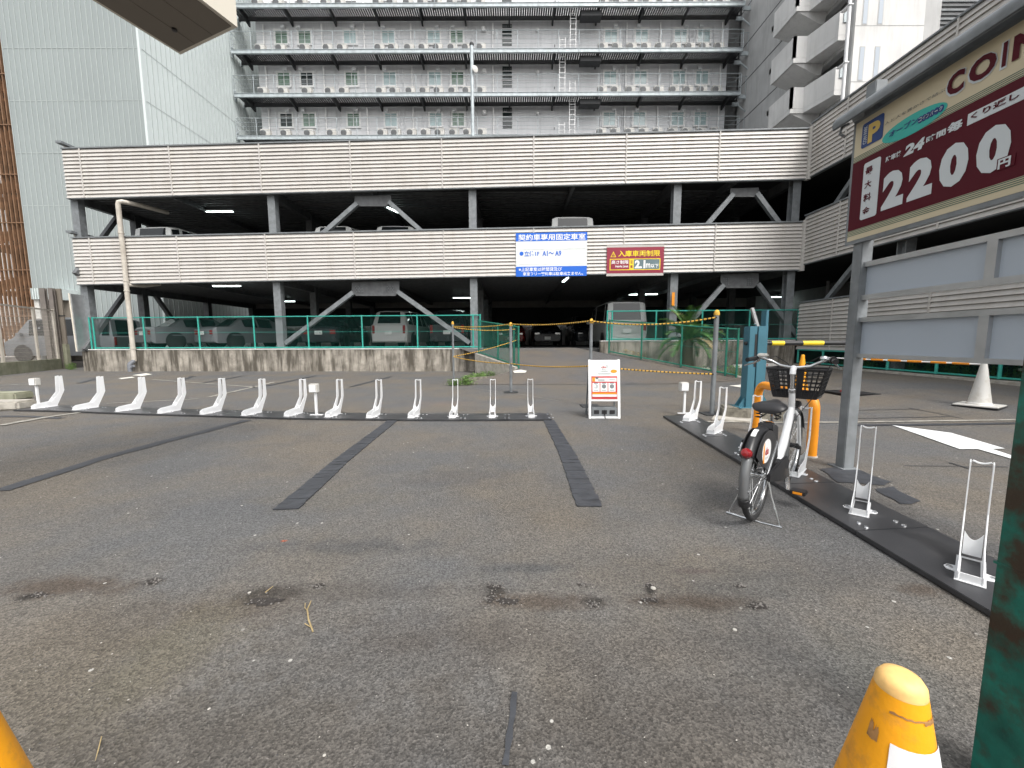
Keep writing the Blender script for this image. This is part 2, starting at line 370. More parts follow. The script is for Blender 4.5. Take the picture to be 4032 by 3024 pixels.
def plaque(name, parent, mt, org, ex, ez, x0, x1, z0, z1, lift=0.001, t=0.002, rad=0.0):
    ex, ez, org = Vector(ex).normalized(), Vector(ez).normalized(), Vector(org); nn = ex.cross(ez)
    if rad > 0:
        pts = []
        for cx, cz, a0 in ((x1 - rad, z1 - rad, 0), (x0 + rad, z1 - rad, 90), (x0 + rad, z0 + rad, 180), (x1 - rad, z0 + rad, 270)):
            for k in range(6):
                a = math.radians(a0 + k * 18); pts.append((cx + rad * math.cos(a), cz + rad * math.sin(a)))
    else: pts = [(x0, z0), (x1, z0), (x1, z1), (x0, z1)]
    P = [org + ex * a + ez * b_ + nn * (lift - t) for a, b_ in pts]
    return MB().prism(P, nn * t).build(name, mt, parent)
def oval(name, parent, mt, org, ex, ez, cx, cz, rx, rz, lift=0.002, t=0.002, tilt=0.0, n=36):
    ex, ez, org = Vector(ex).normalized(), Vector(ez).normalized(), Vector(org); nn = ex.cross(ez)
    P = []
    for k in range(n):
        a = 2 * PI * k / n; u, v = rx * math.cos(a), rz * math.sin(a)
        P.append(org + ex * (cx + u * math.cos(tilt) - v * math.sin(tilt)) + ez * (cz + u * math.sin(tilt) + v * math.cos(tilt)) + nn * (lift - t))
    return MB().prism(P, nn * t).build(name, mt, parent)
# ================================================================== THE SETTING
RY0, RSL = 11.0, 0.185                       # ramp foot and slope
def rz_(y): return max(0.0, (y - RY0) * RSL)
def atR(px, py):                              # point on the ramp plane
    d = ray(px, py); t = (EYE - RSL * (0 - RY0) - 0) # placeholder replaced below
    # z = EYE + t dz ; y = t dy ; z = RSL*(y-RY0)
    t = (EYE + RSL * RY0) / (RSL * d.y - d.z)
    return CAM + d * t
st = []
def S(px, py, rx, ry, amt, c):
    p = atZ(px, py); st.append((p.x, p.y, rx, ry, amt, c))
BR = (0.075, 0.058, 0.045); DK = (0.03, 0.027, 0.024); GN = (0.075, 0.08, 0.075)
S(250, 2310, 0.36, 0.09, 0.85, BR); S(110, 2350, 0.05, 0.03, 0.9, DK); S(600, 2290, 0.05, 0.03, 0.9, DK)
S(1050, 2345, 0.17, 0.07, 0.85, DK); S(500, 2450, 0.35, 0.2, 0.45, (0.085, 0.072, 0.058)); S(1500, 2600, .5, .2, .35, (0.085, 0.077, 0.068)); S(2500, 2750, .4, .2, .4, (0.08, 0.073, 0.066)); S(3300, 2250, .4, .2, .4, (0.075, 0.07, 0.066)); S(1750, 2480, .5, .12, .35, (0.07, 0.06, 0.052)); S(900, 2850, .3, .15, .4, (0.08, .072, .06)); S(1255, 2310, 0.035, 0.025, 0.95, DK); S(960, 2400, 0.3, 0.1, 0.5, BR)
S(1950, 2330, 0.055, 0.05, 0.9, DK); S(2110, 2370, 0.28, 0.065, 0.75, BR); S(2340, 2370, 0.05, 0.04, 0.8, DK)
S(2560, 2325, 0.03, 0.03, 0.9, DK); S(2560, 2370, 0.05, 0.03, 0.8, DK); S(2770, 2370, 0.32, 0.06, 0.8, BR); S(2980, 2380, 0.06, 0.03, 0.9, DK)
S(1200, 2950, 1.1, .22, .5, (0.07, 0.062, 0.053)); S(2700, 2900, .9, .22, .45, (0.07, 0.063, 0.056)); S(300, 2700, .45, .3, .4, (0.09, 0.078, 0.058)); S(2200, 2550, .9, .12, .3, (0.068, 0.06, 0.054)); S(1350, 2330, .7, .08, .4, (0.065, 0.056, 0.048)); S(2450, 2120, .7, .18, .3, (0.16, 0.152, 0.142)); S(900, 2000, .8, .25, .3, (0.085, 0.088, 0.094)); S(3640, 2320, 0.13, 0.05, 0.75, BR); S(2740, 2250, 0.12, 0.03, 0.5, (0.085, 0.062, 0.058))
S(1350, 2150, 0.5, 0.1, 0.5, (0.05, 0.055, 0.062)); S(2080, 2235, 0.28, 0.05, 0.5, (0.05, 0.055, 0.06))
S(700, 2550, 0.2, 0.3, 0.5, (0.115, 0.105, 0.078)); S(1800, 1880, 0.5, 0.25, 0.35, (0.06, 0.063, 0.07))
S(1300, 1960, 0.5, 0.25, 0.45, (0.125, 0.112, 0.09)); S(2050, 1800, 0.5, 0.3, 0.4, (0.13, 0.118, 0.10)); S(1118, 2130, 0.02, 0.015, 0.8, (0.35, 0.08, 0.03))
S(1750, 1590, 0.6, 0.35, 0.35, (0.17, 0.125, 0.10)); S(2700, 1900, 0.6, 0.4, 0.35, (0.12, 0.108, 0.095))
S(3000, 2300, 0.35, 0.2, 0.4, (0.06, 0.064, 0.066)); S(3450, 2640, 0.2, 0.2, 0.4, GN)
M['asphalt'] = asphalt('asphalt', st)
M['asphalt_ramp'] = asphalt('asphalt_ramp', (), base=(0.115, 0.108, 0.102))

def coords(a, b, fine, coarse, lo, hi):
    xs = []; x = a
    while x < b:
        xs.append(x); x += fine if lo <= x < hi else coarse
    return xs + [b]
gx = coords(-90, 90, 0.5, 6, -24, 18); gy = coords(-12, 120, 0.5, 6, -0.5, 20)
g = MB().grid([[(x, y, gz(x, y)) for x in gx] for y in gy])
kind(g.build('ground', M['asphalt'], smooth=True), 'structure')
LIFT = 0.006
def strip(pts, width, mt, name, lift=LIFT, jag=0.0, seg=0.16, kindv='structure'):
    """a narrow strip along ground points, with an uneven edge"""
    rows = []
    for i in range(len(pts) - 1):
        a, b = pts[i], pts[i + 1]; n = max(1, int((b - a).length / seg))
        for k in range(n + (1 if i == len(pts) - 2 else 0)):
            rows.append(a.lerp(b, k / n))
    L, Rr = [], []
    for i, p in enumerate(rows):
        d = (rows[min(i + 1, len(rows) - 1)] - rows[max(i - 1, 0)]); d.z = 0; d.normalize(); nn = Vector((-d.y, d.x, 0))
        wl = width / 2 * (1 + random.uniform(-jag, jag)); wr = width / 2 * (1 + random.uniform(-jag, jag))
        a = p + nn * wl; b = p - nn * wr
        L.append((a.x, a.y, gz(a.x, a.y) + lift)); Rr.append((b.x, b.y, gz(b.x, b.y) + lift))
    return kind(MB().grid([L, Rr]).build(name, mt), kindv)
def patch(px, name, mt, lift=LIFT, fn=None, jag=0.0):
    P = [(fn or atG)(*q) for q in px]
    if jag:
        Q = []
        for i, p in enumerate(P):
            q = P[(i + 1) % len(P)]; n = max(1, int((q - p).length / 0.07))
            for k in range(n):
                r = p.lerp(q, k / n); Q.append(r + Vector((random.uniform(-jag, jag), random.uniform(-jag, jag), 0)))
        P = Q
    return kind(MB().add([(p.x, p.y, (gz(p.x, p.y) if not fn else p.z) + lift) for p in P], [tuple(range(len(P)))]).build(name, mt), 'structure')
# tar-filled joints and patches
strip([atG(0, 1935), atG(420, 1800), atG(975, 1655)], 0.15, M['tar'], 'tar_strip', jag=0.18)
# the cracked strips are built slab by slab
def slabs(px0, px1, px2, w0, w1, n, name):
    P = [atG(*px0), atG(*px1), atG(*px2)]
    for i in range(n):
        t0, t1 = (i + random.uniform(-.06, .06)) / n, (i + 1) / n - 0.03 / n
        def at(t): return P[0].lerp(P[1], t * 2) if t < .5 else P[1].lerp(P[2], t * 2 - 1)
        a, b = at(t0), at(t1); d = (b - a).normalized(); nn = Vector((-d.y, d.x, 0)); w_ = (w0 + (w1 - w0) * t0) / 2
        poly = []
        for s_ in (-1, 1):
            rr = [a.lerp(b, k / 2) + nn * s_ * w_ * random.uniform(0.93, 1.05) + d * random.uniform(-.01, .01) for k in range(3)]
            poly += rr if s_ < 0 else rr[::-1]
        poly = [Vector((p.x, p.y, 0.003)) for p in poly]
        kind(MB().prism(poly, (0, 0, 0.007)).build(name, M['tar']), 'structure')
slabs((2160, 1655), (2240, 1800), (2322, 1998), 0.16, 0.19, 22, 'tar_slab')
slabs((1545, 1658), (1350, 1810), (1125, 2008), 0.15, 0.18, 26, 'tar_slab')
strip([atG(2030, 2730), atG(1990, 3020)], 0.02, M['tar'], 'tar_seam', jag=0.4, seg=.04)
for a, b in (((310, 1510), (395, 1488)), ((690, 1505), (760, 1482)), ((800, 1508), (960, 1480)), ((1030, 1524), (1245, 1480)), ((1380, 1524), (1540, 1483))):
    strip([atG(*a), atG(*b)], 0.13, M['tar'], 'tar_strip', jag=0.3)
strip([atG(0, 1640), atG(120, 1641), atG(240, 1648)], 0.11, M['tar'], 'tar_strip', jag=.15)
for pts, w_ in ((((0, 1677), (180, 1645), (340, 1622)), 0.12), (((420, 1590), (620, 1580), (780, 1572)), 0.07), (((820, 1565), (1000, 1525), (1080, 1505)), 0.1),
                (((600, 1495), (1010, 1526)), 0.08), (((0, 1518), (110, 1514)), 0.09), (((2720, 1662), (3000, 1665), (3500, 1662), (4010, 1655)), 0.07), (((2000, 1545), (2200, 1580)), 0.015), (((1870, 1530), (1960, 1545)), 0.012)):
    strip([atG(*p) for p in pts], w_, M['oldpaint'], 'faded_parking_line', lift=LIFT + .004, jag=0.25)
strip([atG(3330, 1675), atG(3600, 1674), atG(4010, 1668)], 0.10, M['tar'], 'tar_strip', jag=0.1, lift=LIFT + .001)
for a, b, w_ in (((3345, 1617), (3620, 1611), .02), ((3345, 1649), (3740, 1641), .025), ((3580, 1607), (3790, 1648), .02), ((3560, 1835), (3970, 1840), .012), ((3735, 1822), (3820, 1848), .02)):
    strip([atG(*a), atG(*b)], w_, M['tar'], 'asphalt_crack', jag=.3)
patch([(3340, 1835), (3400, 1860), (3510, 1900), (3480, 1912), (3390, 1905), (3300, 1900), (3230, 1850)], 'tar_patch', M['tar'], jag=.012)
patch([(3440, 1925), (3520, 1920), (3570, 1950), (3630, 1975), (3600, 1990), (3545, 1985)], 'tar_patch', M['tar'], jag=.015)
patch([(3512, 1676), (3746, 1707), (3957, 1769), (3905, 1770), (4060, 1822), (4060, 1838), (3985, 1810), (3851, 1771), (3779, 1771)], 'painted_arrow', M['roadwhite'], lift=.009)
for p in (((520, 1478), (575, 1470), (600, 1474), (560, 1481)), ((465, 1490), (520, 1484), (530, 1487), (480, 1493))):
    patch(p, 'lime_patch', M['limeice'], jag=.01)
patch([(2870, 1520), (2940, 1514), (3010, 1530), (2960, 1532)], 'lime_patch', M['limeice'], jag=.01, lift=.01)

# ramp up to the car park deck
LA, LB = atR(1883, 1398), atR(2042, 1453)        # foot of the left ramp fence
RA, RB = atR(2391, 1396), atR(2890, 1490)        # foot of the right ramp fence
def lineX(P, Q, y): return P.x + (Q.x - P.x) * (y - P.y) / (Q.y - P.y)
yF = 15.85
def XL(y): return lineX(LA, LB, y) - 0.0 if y > LB.y else LB.x - (LB.y - y) * 0.9
def XR(y): return lineX(RA, RB, y) + 0.12 if y > RB.y else RB.x + .12 + (RB.y - y) * 1.1
ys = [RY0 + (yF - RY0) * i / 24 for i in range(25)]
rows = []
for y in ys:
    a, b = XL(y), XR(y); r_ = []
    for k in range(21):
        x = a + (b - a) * k / 20; r_.append((x, y, max(rz_(y), gz(x, y)) + 0.008))
    rows.append(r_)
kind(MB().grid(rows).build('ramp', M['asphalt_ramp'], smooth=True), 'structure')
mb = MB()
for P_, Q_, s_ in ((LA, LB, -1), (RA, RB, 1)):
    y0, y1 = P_.y, Q_.y; n = 8
    fx = XL if s_ < 0 else XR
    for i in range(n):
        a, b = y0 + (y1 - y0) * i / n, y0 + (y1 - y0) * (i + 1) / n
        xa, xb = fx(a), fx(b)
        za, zb = rz_(a) + .06, rz_(b) + .06
        x0, x1 = (0, 0.12) if s_ > 0 else (-0.12, 0)
        mb.hexa([(xb + x0, b, -.05), (xb + x1, b, -.05), (xa + x1, a, -.05), (xa + x0, a, -.05), (xb + x0, b, zb), (xb + x1, b, zb), (xa + x1, a, za), (xa + x0, a, za)])
kind(mb.build('ramp_kerb', M['kerb']), 'structure')
kind(MB().prism([(XL(LB.y) - .12, LB.y, -.02), (XL(RY0) , RY0 + .6, -.02), (XL(RY0) + .15, RY0 + .6, -.02), (XL(LB.y), LB.y, -.02)], (0, 0, .16)).build('ramp_kerb', M['stone']), 'structure')
patch([(2020, 1462), (2050, 1458), (2075, 1462), (2068, 1469), (2025, 1470)], 'lime_patch', M['limeice'], fn=atR, lift=.016, jag=.01)

# ------------------------------------------------------------------ car park
def fpt(x, z, off=0.0):   # point on facade line at world x
    t = (x - FA.x) / (FB.x - FA.x); p = FA.lerp(FB, t) + FN * off; return Vector((p.x, p.y, z))
def zs(tl, tr, bl, br): return [atF(*q) for q in (tl, tr, bl, br)]
UP_ = zs((246, 582), (3200, 502), (258, 781), (3199, 702)); LO_ = zs((278, 934), (3181, 870), (293, 1120), (3172, 1061))
print('upper', [tuple(round(c, 2) for c in p) for p in UP_]); print('lower', [tuple(round(c, 2) for c in p) for p in LO_])
zt2 = [(UP_[0].z), (UP_[1].z)]; zb2 = [UP_[2].z, UP_[3].z]; zt1 = [LO_[0].z, LO_[1].z]; zb1 = [LO_[2].z, LO_[3].z]
Xl, Xr = -17.5, 10.6
def lz(pair, x): return pair[0] + (pair[1] - pair[0]) * (x - Xl) / (Xr - Xl)
seams = [Xl] + [atF(px, 560).x for px in (310, 663, 1019, 1377, 1739, 2102, 2467, 2834)] + [Xr]
PK = thing('parking_structure', 'two-storey steel car park with cream louvred parapets and open dark decks', 'car park', (Xl, 16.7, 0))
PKI = Vector((-Xl, -16.7, 0))
def inpk(o, root=None):       # geometry is written in world metres: cancel the root's offset
    r = root or o.parent; o.location = -Vector(r.location); return o
def fascia(root, p0, p1, nrm, ztA, ztB, zbA, zbB, cuts, name_seam=True, n=13):
    """louvred parapet between p0 and p1 (xy), heights linear; cuts are fractions"""
    p0, p1, nrm = Vector(p0), Vector(p1), Vector(nrm).normalized()
    def P(f, z, off=0): q = p0.lerp(p1, f) + nrm * off; return Vector((q.x, q.y, z))
    zt = lambda f: ztA + (ztB - ztA) * f
    zb = lambda f: zbA + (zbB - zbA) * f
    mb = MB(); mb.hexa([P(0, zb(0), -.08), P(1, zb(1), -.08), P(1, zb(1), -.025), P(0, zb(0), -.025), P(0, zt(0) - .05, -.08), P(1, zt(1) - .05, -.08), P(1, zt(1) - .05, -.025), P(0, zt(0) - .05, -.025)])
    back = inpk(mb.build('fascia', M['louvre_back'], root))
    rail = MB(); rail.hexa([P(0, zt(0) - .045, -.12), P(1, zt(1) - .045, -.12), P(1, zt(1) - .045, .035), P(0, zt(0) - .045, .035), P(0, zt(0), -.12), P(1, zt(1), -.12), P(1, zt(1), .035), P(0, zt(0), .035)])
    rail.hexa([P(0, zb(0) - .03, -.12), P(1, zb(1) - .03, -.12), P(1, zb(1) - .03, .02), P(0, zb(0) - .03, .02), P(0, zb(0), -.12), P(1, zb(1), -.12), P(1, zb(1), .02), P(0, zb(0), .02)])
    r = rail.build('rail', M['galv'], back)
    for a, b in zip(cuts[:-1], cuts[1:]):
        a2, b2 = a + 0.0008, b - 0.0008
        for k in range(n):
            def zz(f, u): return zb(f) + (zt(f) - .06 - zb(f)) * u
            u0, u1 = (k + 0.01) / n, (k + 0.91) / n
            q = MB()
            jit = random.uniform(-.003, .003)
            q.hexa([P(a2, zz(a, u0), -.024), P(b2, zz(b, u0), -.024), P(b2, zz(b, u0), .028 + jit), P(a2, zz(a, u0), .028 + jit),
                    P(a2, zz(a, u1), -.024), P(b2, zz(b, u1), -.024), P(b2, zz(b, u1), -.016 + jit), P(a2, zz(a, u1), -.016 + jit)])
            q.build('slat', M['louvre'], back)
        if a > 0.001:
            s_ = MB(); w_ = 0.022 / (p1 - p0).length
            s_.hexa([P(a - w_, zb(a), .0), P(a + w_, zb(a), .0), P(a + w_, zb(a), .036), P(a - w_, zb(a), .036), P(a - w_, zt(a) - .05, .0), P(a + w_, zt(a) - .05, .0), P(a + w_, zt(a) - .05, .036), P(a - w_, zt(a) - .05, .036)])
            s_.build('joint_strip', M['louvre'], back)
    return back
cuts = [(x - Xl) / (Xr - Xl) for x in seams]
fascia(PK, FA, FB, FN, zt2[0], zt2[1], zb2[0], zb2[1], cuts)
fascia(PK, FA, FB, FN, zt1[0], zt1[1], zb1[0], zb1[1], cuts)
# side wing, coming towards the street on the right
XW = 10.6
wz = {}
for k_, pts in {'u': ((3210, 486), (3210, 690)), 'l': ((3180, 850), (3180, 1042)), 'g': ((3160, 1194), (3165, 1381))}.items():
    wz[k_] = [atX(px, py, XW + .0).z for px, py in pts]
wz['u'] = [(wz['u'][0] + atX(3837, 0, XW).z) / 2, (wz['u'][1] + atX(3347, 602, XW).z) / 2]
wz['l'] = [atX(3335, 777, XW).z, atX(3340, 994, XW).z]; wz['g'] = [atX(3325, 1165, XW).z, atX(3308, 1379, XW).z]
print('wing', wz)
WG = thing('parking_wing', 'car park wing running forward behind the price sign, with three louvred parapets', 'car park', (XW, 15.2, 0))
W0, W1 = Vector((XW, 15.2, 0)), Vector((XW, 2.5, 0)); WN = Vector((-1, 0, 0)); WL = 12.7
wc = [0] + [(15.2 - y) / WL for y in (13.6, 10.45, 7.3, 4.15)] + [1]
for k_ in 'ulg':
    fascia(WG, W0, W1, WN, wz[k_][0], wz[k_][0], wz[k_][1], wz[k_][1], wc)
# corner post strips
for z0, z1 in ((zb2[1], zt2[1]), (zb1[1], zt1[1])):
    inpk(MB().box(XW - .09, XW + .03, 15.2 - .10, 15.2 + .08, z0 - .06, z1 + .01).build('corner_trim', M['louvre'], WG))
# slabs
def slab(zA, zB, th, name, mt):
    mb = MB()
    a, b = fpt(Xl, 0, -.12), fpt(Xr, 0, -.12)
    poly = [(a.x, a.y, 0), (b.x, b.y, 0), (XW + .12, b.y, 0), (XW + .12, 2.5, 0), (24, 2.5, 0), (24, 28, 0), (Xl, 28, 0)]
    P = [Vector((x, y, zA + (zB - zA) * (x - Xl) / (Xr - Xl))) for x, y, _ in poly]
    mb.prism(P, (0, 0, th)); return inpk(mb.build(name, mt, PK))
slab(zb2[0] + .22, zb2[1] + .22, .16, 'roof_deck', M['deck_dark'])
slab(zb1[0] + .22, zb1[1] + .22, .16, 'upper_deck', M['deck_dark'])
a, b = fpt(Xl, 0, -.3), fpt(Xr, 0, -.3)
mb = MB(); mb.prism([(a.x, a.y, -.1), (b.x, b.y, -.1), (24, 15, -.1), (24, 28, -.1), (Xl, 28, -.1)], (0, 0, FLOOR + .1 - .004))
inpk(mb.build('ground_deck', M['deck_asphalt'], PK))
# columns
colx = [atF(344, 1180, -.25).x, atF(1095, 1150, -.25).x, atF(1866, 1150, -.25).x, atF(2650, 1150, -.25).x, 10.35]
def col(x, y, z0, z1, s_=.14, nm='column', mt=None, root=None):
    mb = MB(); mb.box(x - s_, x + s_, y - s_, y - s_ + .03, z0, z1); mb.box(x - s_, x + s_, y + s_ - .03, y + s_, z0, z1); mb.box(x - .02, x + s_, y - s_ + .03, y + s_ - .03, z0, z1)
    return inpk(mb.build(nm, mt or M['galv'], root or PK))
for x in colx:
    y = fpt(x, 0, -.3).y
    col(x, y, FLOOR - .02, lz(zb1, x) + .22); col(x, y, lz(zb1, x) + .38, lz(zb2, x) + .22)
for yy in (19.5, 23.6, 27.6):
    for x in colx + [17]:
        col(x, yy, FLOOR - .02, lz(zb1, x) + .22, mt=M['galv_dark']); col(x, yy, lz(zb1, x) + .38, lz(zb2, x) + .22, mt=M['galv_dark'])
for yy in (11.6, 7.4):
    for z0, z1 in ((-.1, wz['g'][1]), (wz['g'][1], wz['l'][1] + .22), (wz['l'][1] + .38, wz['u'][1] + .22)):
        col(XW + .35, yy, z0, z1, root=WG)
# beams and ribs under both decks
for zp in (zb1, zb2):
    for x in colx + [17]:
        z = lz(zp, x) + .22
        inpk(MB().box(x - .1, x + .1, fpt(x, 0, -.3).y if x < 11 else 3, 27.9, z - .34, z - .002).build('beam', M['galv_dark'], PK))
    for x in [(colx[i] + colx[i + 1]) / 2 for i in range(4)]:
        z = lz(zp, x) + .22
        inpk(MB().box(x - .06, x + .06, fpt(x, 0, -.3).y, 27.9, z - .24, z - .002).build('beam', M['galv_dark'], PK))
    mb = MB(); y = 16.9
    while y < 27.5:
        z0, z1 = lz(zp, Xl), lz(zp, Xr)
        mb.hexa([(Xl, y, z0 + .15), (Xr, y, z1 + .15), (Xr, y + .12, z1 + .15), (Xl, y + .12, z0 + .15), (Xl, y, z0 + .215), (Xr, y, z1 + .215), (Xr, y + .12, z1 + .215), (Xl, y + .12, z0 + .215)]); y += .3
    kind(inpk(mb.build('deck_rib', M['galv_dark'], PK)), 'stuff')
# chevron braces with gusset plates
def brace(off, gus, legs, z_under, root=PK, feet=()):
    """gus: four pixel corners of the plate, legs: pixel pairs on the facade plane set back by off"""
    P = [atF(x, y, off) for x, y in gus]
    gp = inpk(MB().prism(P, -FN * .04).build('gusset_plate', M['galv_dark'], root), root)
    for a, b in legs:
        A, B = atF(a[0], a[1], off - .02), atF(b[0], b[1], off - .02)
        o = MB().bar(A, B, .16, .17, up=FN).build('brace', M['galv'], root); inpk(o)
    return gp
def brace_bolts(off, px, root):
    mb = MB()
    for x, y in px: mb.lathe([(.02, 0), (.018, .02), (0.001, .024)], atF(x, y, off), 6, FN)
    kind(inpk(mb.build('bolt', M['galv'], root)), 'stuff')
brace(-.28, [(1396, 772), (1540, 768), (1540, 790), (1520, 812), (1418, 812), (1396, 795)], [((1408, 802), (1245, 945)), ((1532, 796), (1700, 945))], 0)
brace(-.28, [(1385, 1112), (1572, 1106), (1572, 1142), (1558, 1165), (1402, 1165), (1385, 1145)], [((1392, 1152), (1125, 1352)), ((1566, 1148), (1850, 1350))], 0)
brace(-.28, [(2876, 742), (2988, 738), (2988, 756), (2970, 775), (2892, 775), (2876, 760)], [((2886, 765), (2770, 900)), ((2978, 762), (3080, 900))], 0)
brace(-.28, [(2838, 1080), (2988, 1074), (2988, 1110), (2968, 1134), (2862, 1134), (2838, 1112)], [((2848, 1122), (2650, 1345)), ((2982, 1118), (3150, 1342))], 0)
brace_bolts(-.26, [(1400 + 11 * k + 4 * (j % 2), 1128 + 7 * j) for k in range(3) for j in range(4)] + [(1525 + 11 * k + 4 * (j % 2), 1128 + 7 * j) for k in range(3) for j in range(4)], PK)
brace_bolts(-.26, [(2850 + 9 * k, 1098 + 7 * j) for k in range(3) for j in range(4)] + [(2945 + 9 * k, 1098 + 7 * j) for k in range(3) for j in range(4)], PK)
# depth braces in the left bay and wing bay, foot plates
for zA, zB in ((FLOOR, zb1[0] + .2), (zb1[0] + .38, zb2[0] + .2)):
    x = colx[0]
    for y0, y1 in ((16.6, 19.4), (22.2, 19.6)):
        inpk(MB().bar((x, y0, zA), (x, (y0 + y1) / 2 + .9 * (1 if y1 > y0 else -1), zB), .16, .16, up=(1, 0, 0)).build('brace', M['galv_dark'], PK))
for zA, zB in ((wz['g'][0] - .6, wz['l'][1] + .2), (wz['l'][0] - .6, wz['u'][1] + .2)):
    inpk(MB().bar((XW + .3, 14.9, zA), (XW + .3, 12.6, zB), .14, .15, up=(1, 0, 0)).build('brace', M['galv'], WG))
# left end parapets, rear parapets, far side wall
for zp, zq in ((zb1, zt1), (zb2, zt2)):
    inpk(MB().box(Xl - .06, Xl, 16.85, 28, zp[0], zq[0] + .15).build('end_parapet', M['louvre'], PK))
    inpk(MB().box(Xl - .12, Xl + .1, 16.62, 28, zq[0] + .152, zq[0] + .24).build('coping', M['galv'], PK))
    inpk(MB().box(Xl, 24, 27.9, 28, zp[0] - .1, zq[0] - .1).build('rear_parapet', M['louvre_back'], PK))
inpk(MB().box(Xl, 24, 28.01, 28.1, 2.2, zb1[1]).build('added_light_block', M['deck_dark'], PK)); inpk(MB().box(Xl, 24, 28.01, 28.1, zt1[0] - .1, zb2[1]).build('added_light_block', M['deck_dark'], PK))  # added to close the rear and block light, keeping the decks dark
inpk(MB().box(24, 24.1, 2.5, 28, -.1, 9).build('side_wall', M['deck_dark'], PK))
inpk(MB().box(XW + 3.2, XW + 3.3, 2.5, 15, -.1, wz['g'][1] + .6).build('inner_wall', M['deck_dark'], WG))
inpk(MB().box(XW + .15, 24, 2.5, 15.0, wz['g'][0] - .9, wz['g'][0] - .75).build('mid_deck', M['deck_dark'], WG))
# rear wall strip seen through the entrance, with a row of panels
mb = MB()
rw = thing('rear_fence_wall', 'dim pale panelled wall at the far end of the entrance deck', 'wall', (0, 28.6, 0))
for k in range(22):
    x0 = -17 + k * 1.85
    mb = MB().box(x0, x0 + 1.8, 28.6, 28.66, .3, 2.15); inpk(mb.build('panel', M['conc_pale'], rw))

# retaining walls
W_L = MB(); a, b = fpt(-17.62, 0, .0), fpt(LA.x + .1, 0, .0)
W_L.hexa([a, b, b + FN * -.28, a + FN * -.28] + [p + Vector((0, 0, FLOOR + .0)) for p in (a, b, b + FN * -.28, a + FN * -.28)])
rwl = tag(W_L.build('retaining_wall', M['conc_wall']), 'stained concrete retaining wall under the long green fence', 'wall')
o = MB(); a2, b2 = a + FN * .02, b + FN * .02
o.hexa([p + Vector((0, 0, FLOOR + .002)) for p in (a2, b2, b + FN * -.3, a + FN * -.3)] + [p + Vector((0, 0, FLOOR + .035)) for p in (a2, b2, b + FN * -.3, a + FN * -.3)])
cp = o.build('coping', M['conc_pale'], rwl)
zwr = atF(2950, 1342).z
W_R = MB(); a, b = fpt(RA.x - .05, 0, .0), fpt(XW - .05, 0, .0)
W_R.hexa([a, b, b + FN * -.28, a + FN * -.28] + [p + Vector((0, 0, zwr)) for p in (a, b, b + FN * -.28, a + FN * -.28)])
rwr = tag(W_R.build('retaining_wall', M['conc_wall']), 'streaked concrete wall behind the palm and wheel stops', 'wall')
MB().hexa([p + Vector((0, 0, zwr + .002)) for p in (a + FN * .02, b + FN * .02, b + FN * -.3, a + FN * -.3)] + [p + Vector((0, 0, zwr + .03)) for p in (a + FN * .02, b + FN * .02, b + FN * -.3, a + FN * -.3)]).build('coping', M['conc_pale'], rwr)
kind(MB().box(XW - .22, XW + .1, 2.5, 15.0, -.05, .30).build('kerb', M['kerb']), 'structure')

# ------------------------------------------------------------------ chain-link fences
def chainlink(name, label, P, Q, hP, hQ, posts, mt, wire_r=.0022, pitch=.085, lean_end=None, wire_mat=None, post_r=.03, gap=0.05, root=None, mid=True):
    """P, Q: feet of the two ends, hP/hQ heights; posts: fractions"""
    P, Q = Vector(P), Vector(Q); L = (Q - P).length
    t = root or thing(name, label, 'fence', tuple(P))
    def at(f, u, off=0.0):
        p = P.lerp(Q, f); return Vector((p.x, p.y, p.z + gap + (hP + (hQ - hP) * f - gap) * u)) - P
    for f in posts:
        t2 = MB().tube([at(f, -.06), at(f, 1.03)], post_r, 8); t2.build('post', mt, t, smooth=True)
    for nm, u in (('top_rail', 1.0), ('bottom_rail', 0.0)) + ((('middle_wire', .5),) if mid else ()):
        MB().tube([at(0, u), at(1, u)], .022 if u != .5 else .005, 6).build(nm, mt, t, smooth=True)
    mb = MB(); hm = (hP + hQ) / 2 - gap; n = int((L + hm) / pitch)
    for k in range(-int(hm / pitch) - 1, n + 1):
        for sgn in (1, -1):
            s0 = k * pitch if sgn > 0 else k * pitch + hm; 
            # s(u) = s0 + sgn*hm*u
            u0, u1 = 0.0, 1.0
            if sgn > 0: u0 = max(0, -s0 / hm); u1 = min(1, (L - s0) / hm)
            else: u1 = min(1, s0 / hm); u0 = max(0, (s0 - L) / hm)
            if u1 - u0 < .02: continue
            mb.bar(at((s0 + sgn * hm * u0) / L, u0), at((s0 + sgn * hm * u1) / L, u1), wire_r, wire_r)
    kind(mb.build('chain_link_mesh', wire_mat or M['wire'], t), 'stuff')
    return t
a, b = fpt(-17.15, FLOOR + .035, -.10), fpt(atF(1893, 1300).x, FLOOR + .035, -.10)
LX = b.x - a.x
pf = [0.002] + [(atF(px, 1300).x - a.x) / LX for px in (345, 558, 775, 994, 1208, 1422, 1641, 1862)] + [.998]
hl = atF(1100, 1246).z - FLOOR - .035
chainlink('chain_link_fence', 'teal chain-link fence along the top of the left retaining wall', a, b, hl, hl, pf, M['tealfence'], pitch=.10)
a, b = fpt(atF(2391, 1300).x, zwr + .03, -.10), fpt(atF(3150, 1270).x, zwr + .03, -.10); LX = b.x - a.x
pf = [0.002] + [(atF(px, 1300).x - a.x) / LX for px in (2412, 2586, 2768, 2955)] + [.998]
hr = atF(2800, 1222).z - zwr - .03
chainlink('chain_link_fence', 'teal chain-link fence on the wall behind the palm', a, b, hr, hr, pf, M['tealfence'], pitch=.10)
PL = LA + Vector((.02, 0, .06)); QL = LB + Vector((0, 0, .04))
hA = atY(1885, 1263, LA.y).z - PL.z; hB = atY(2035, 1288, LB.y).z - QL.z
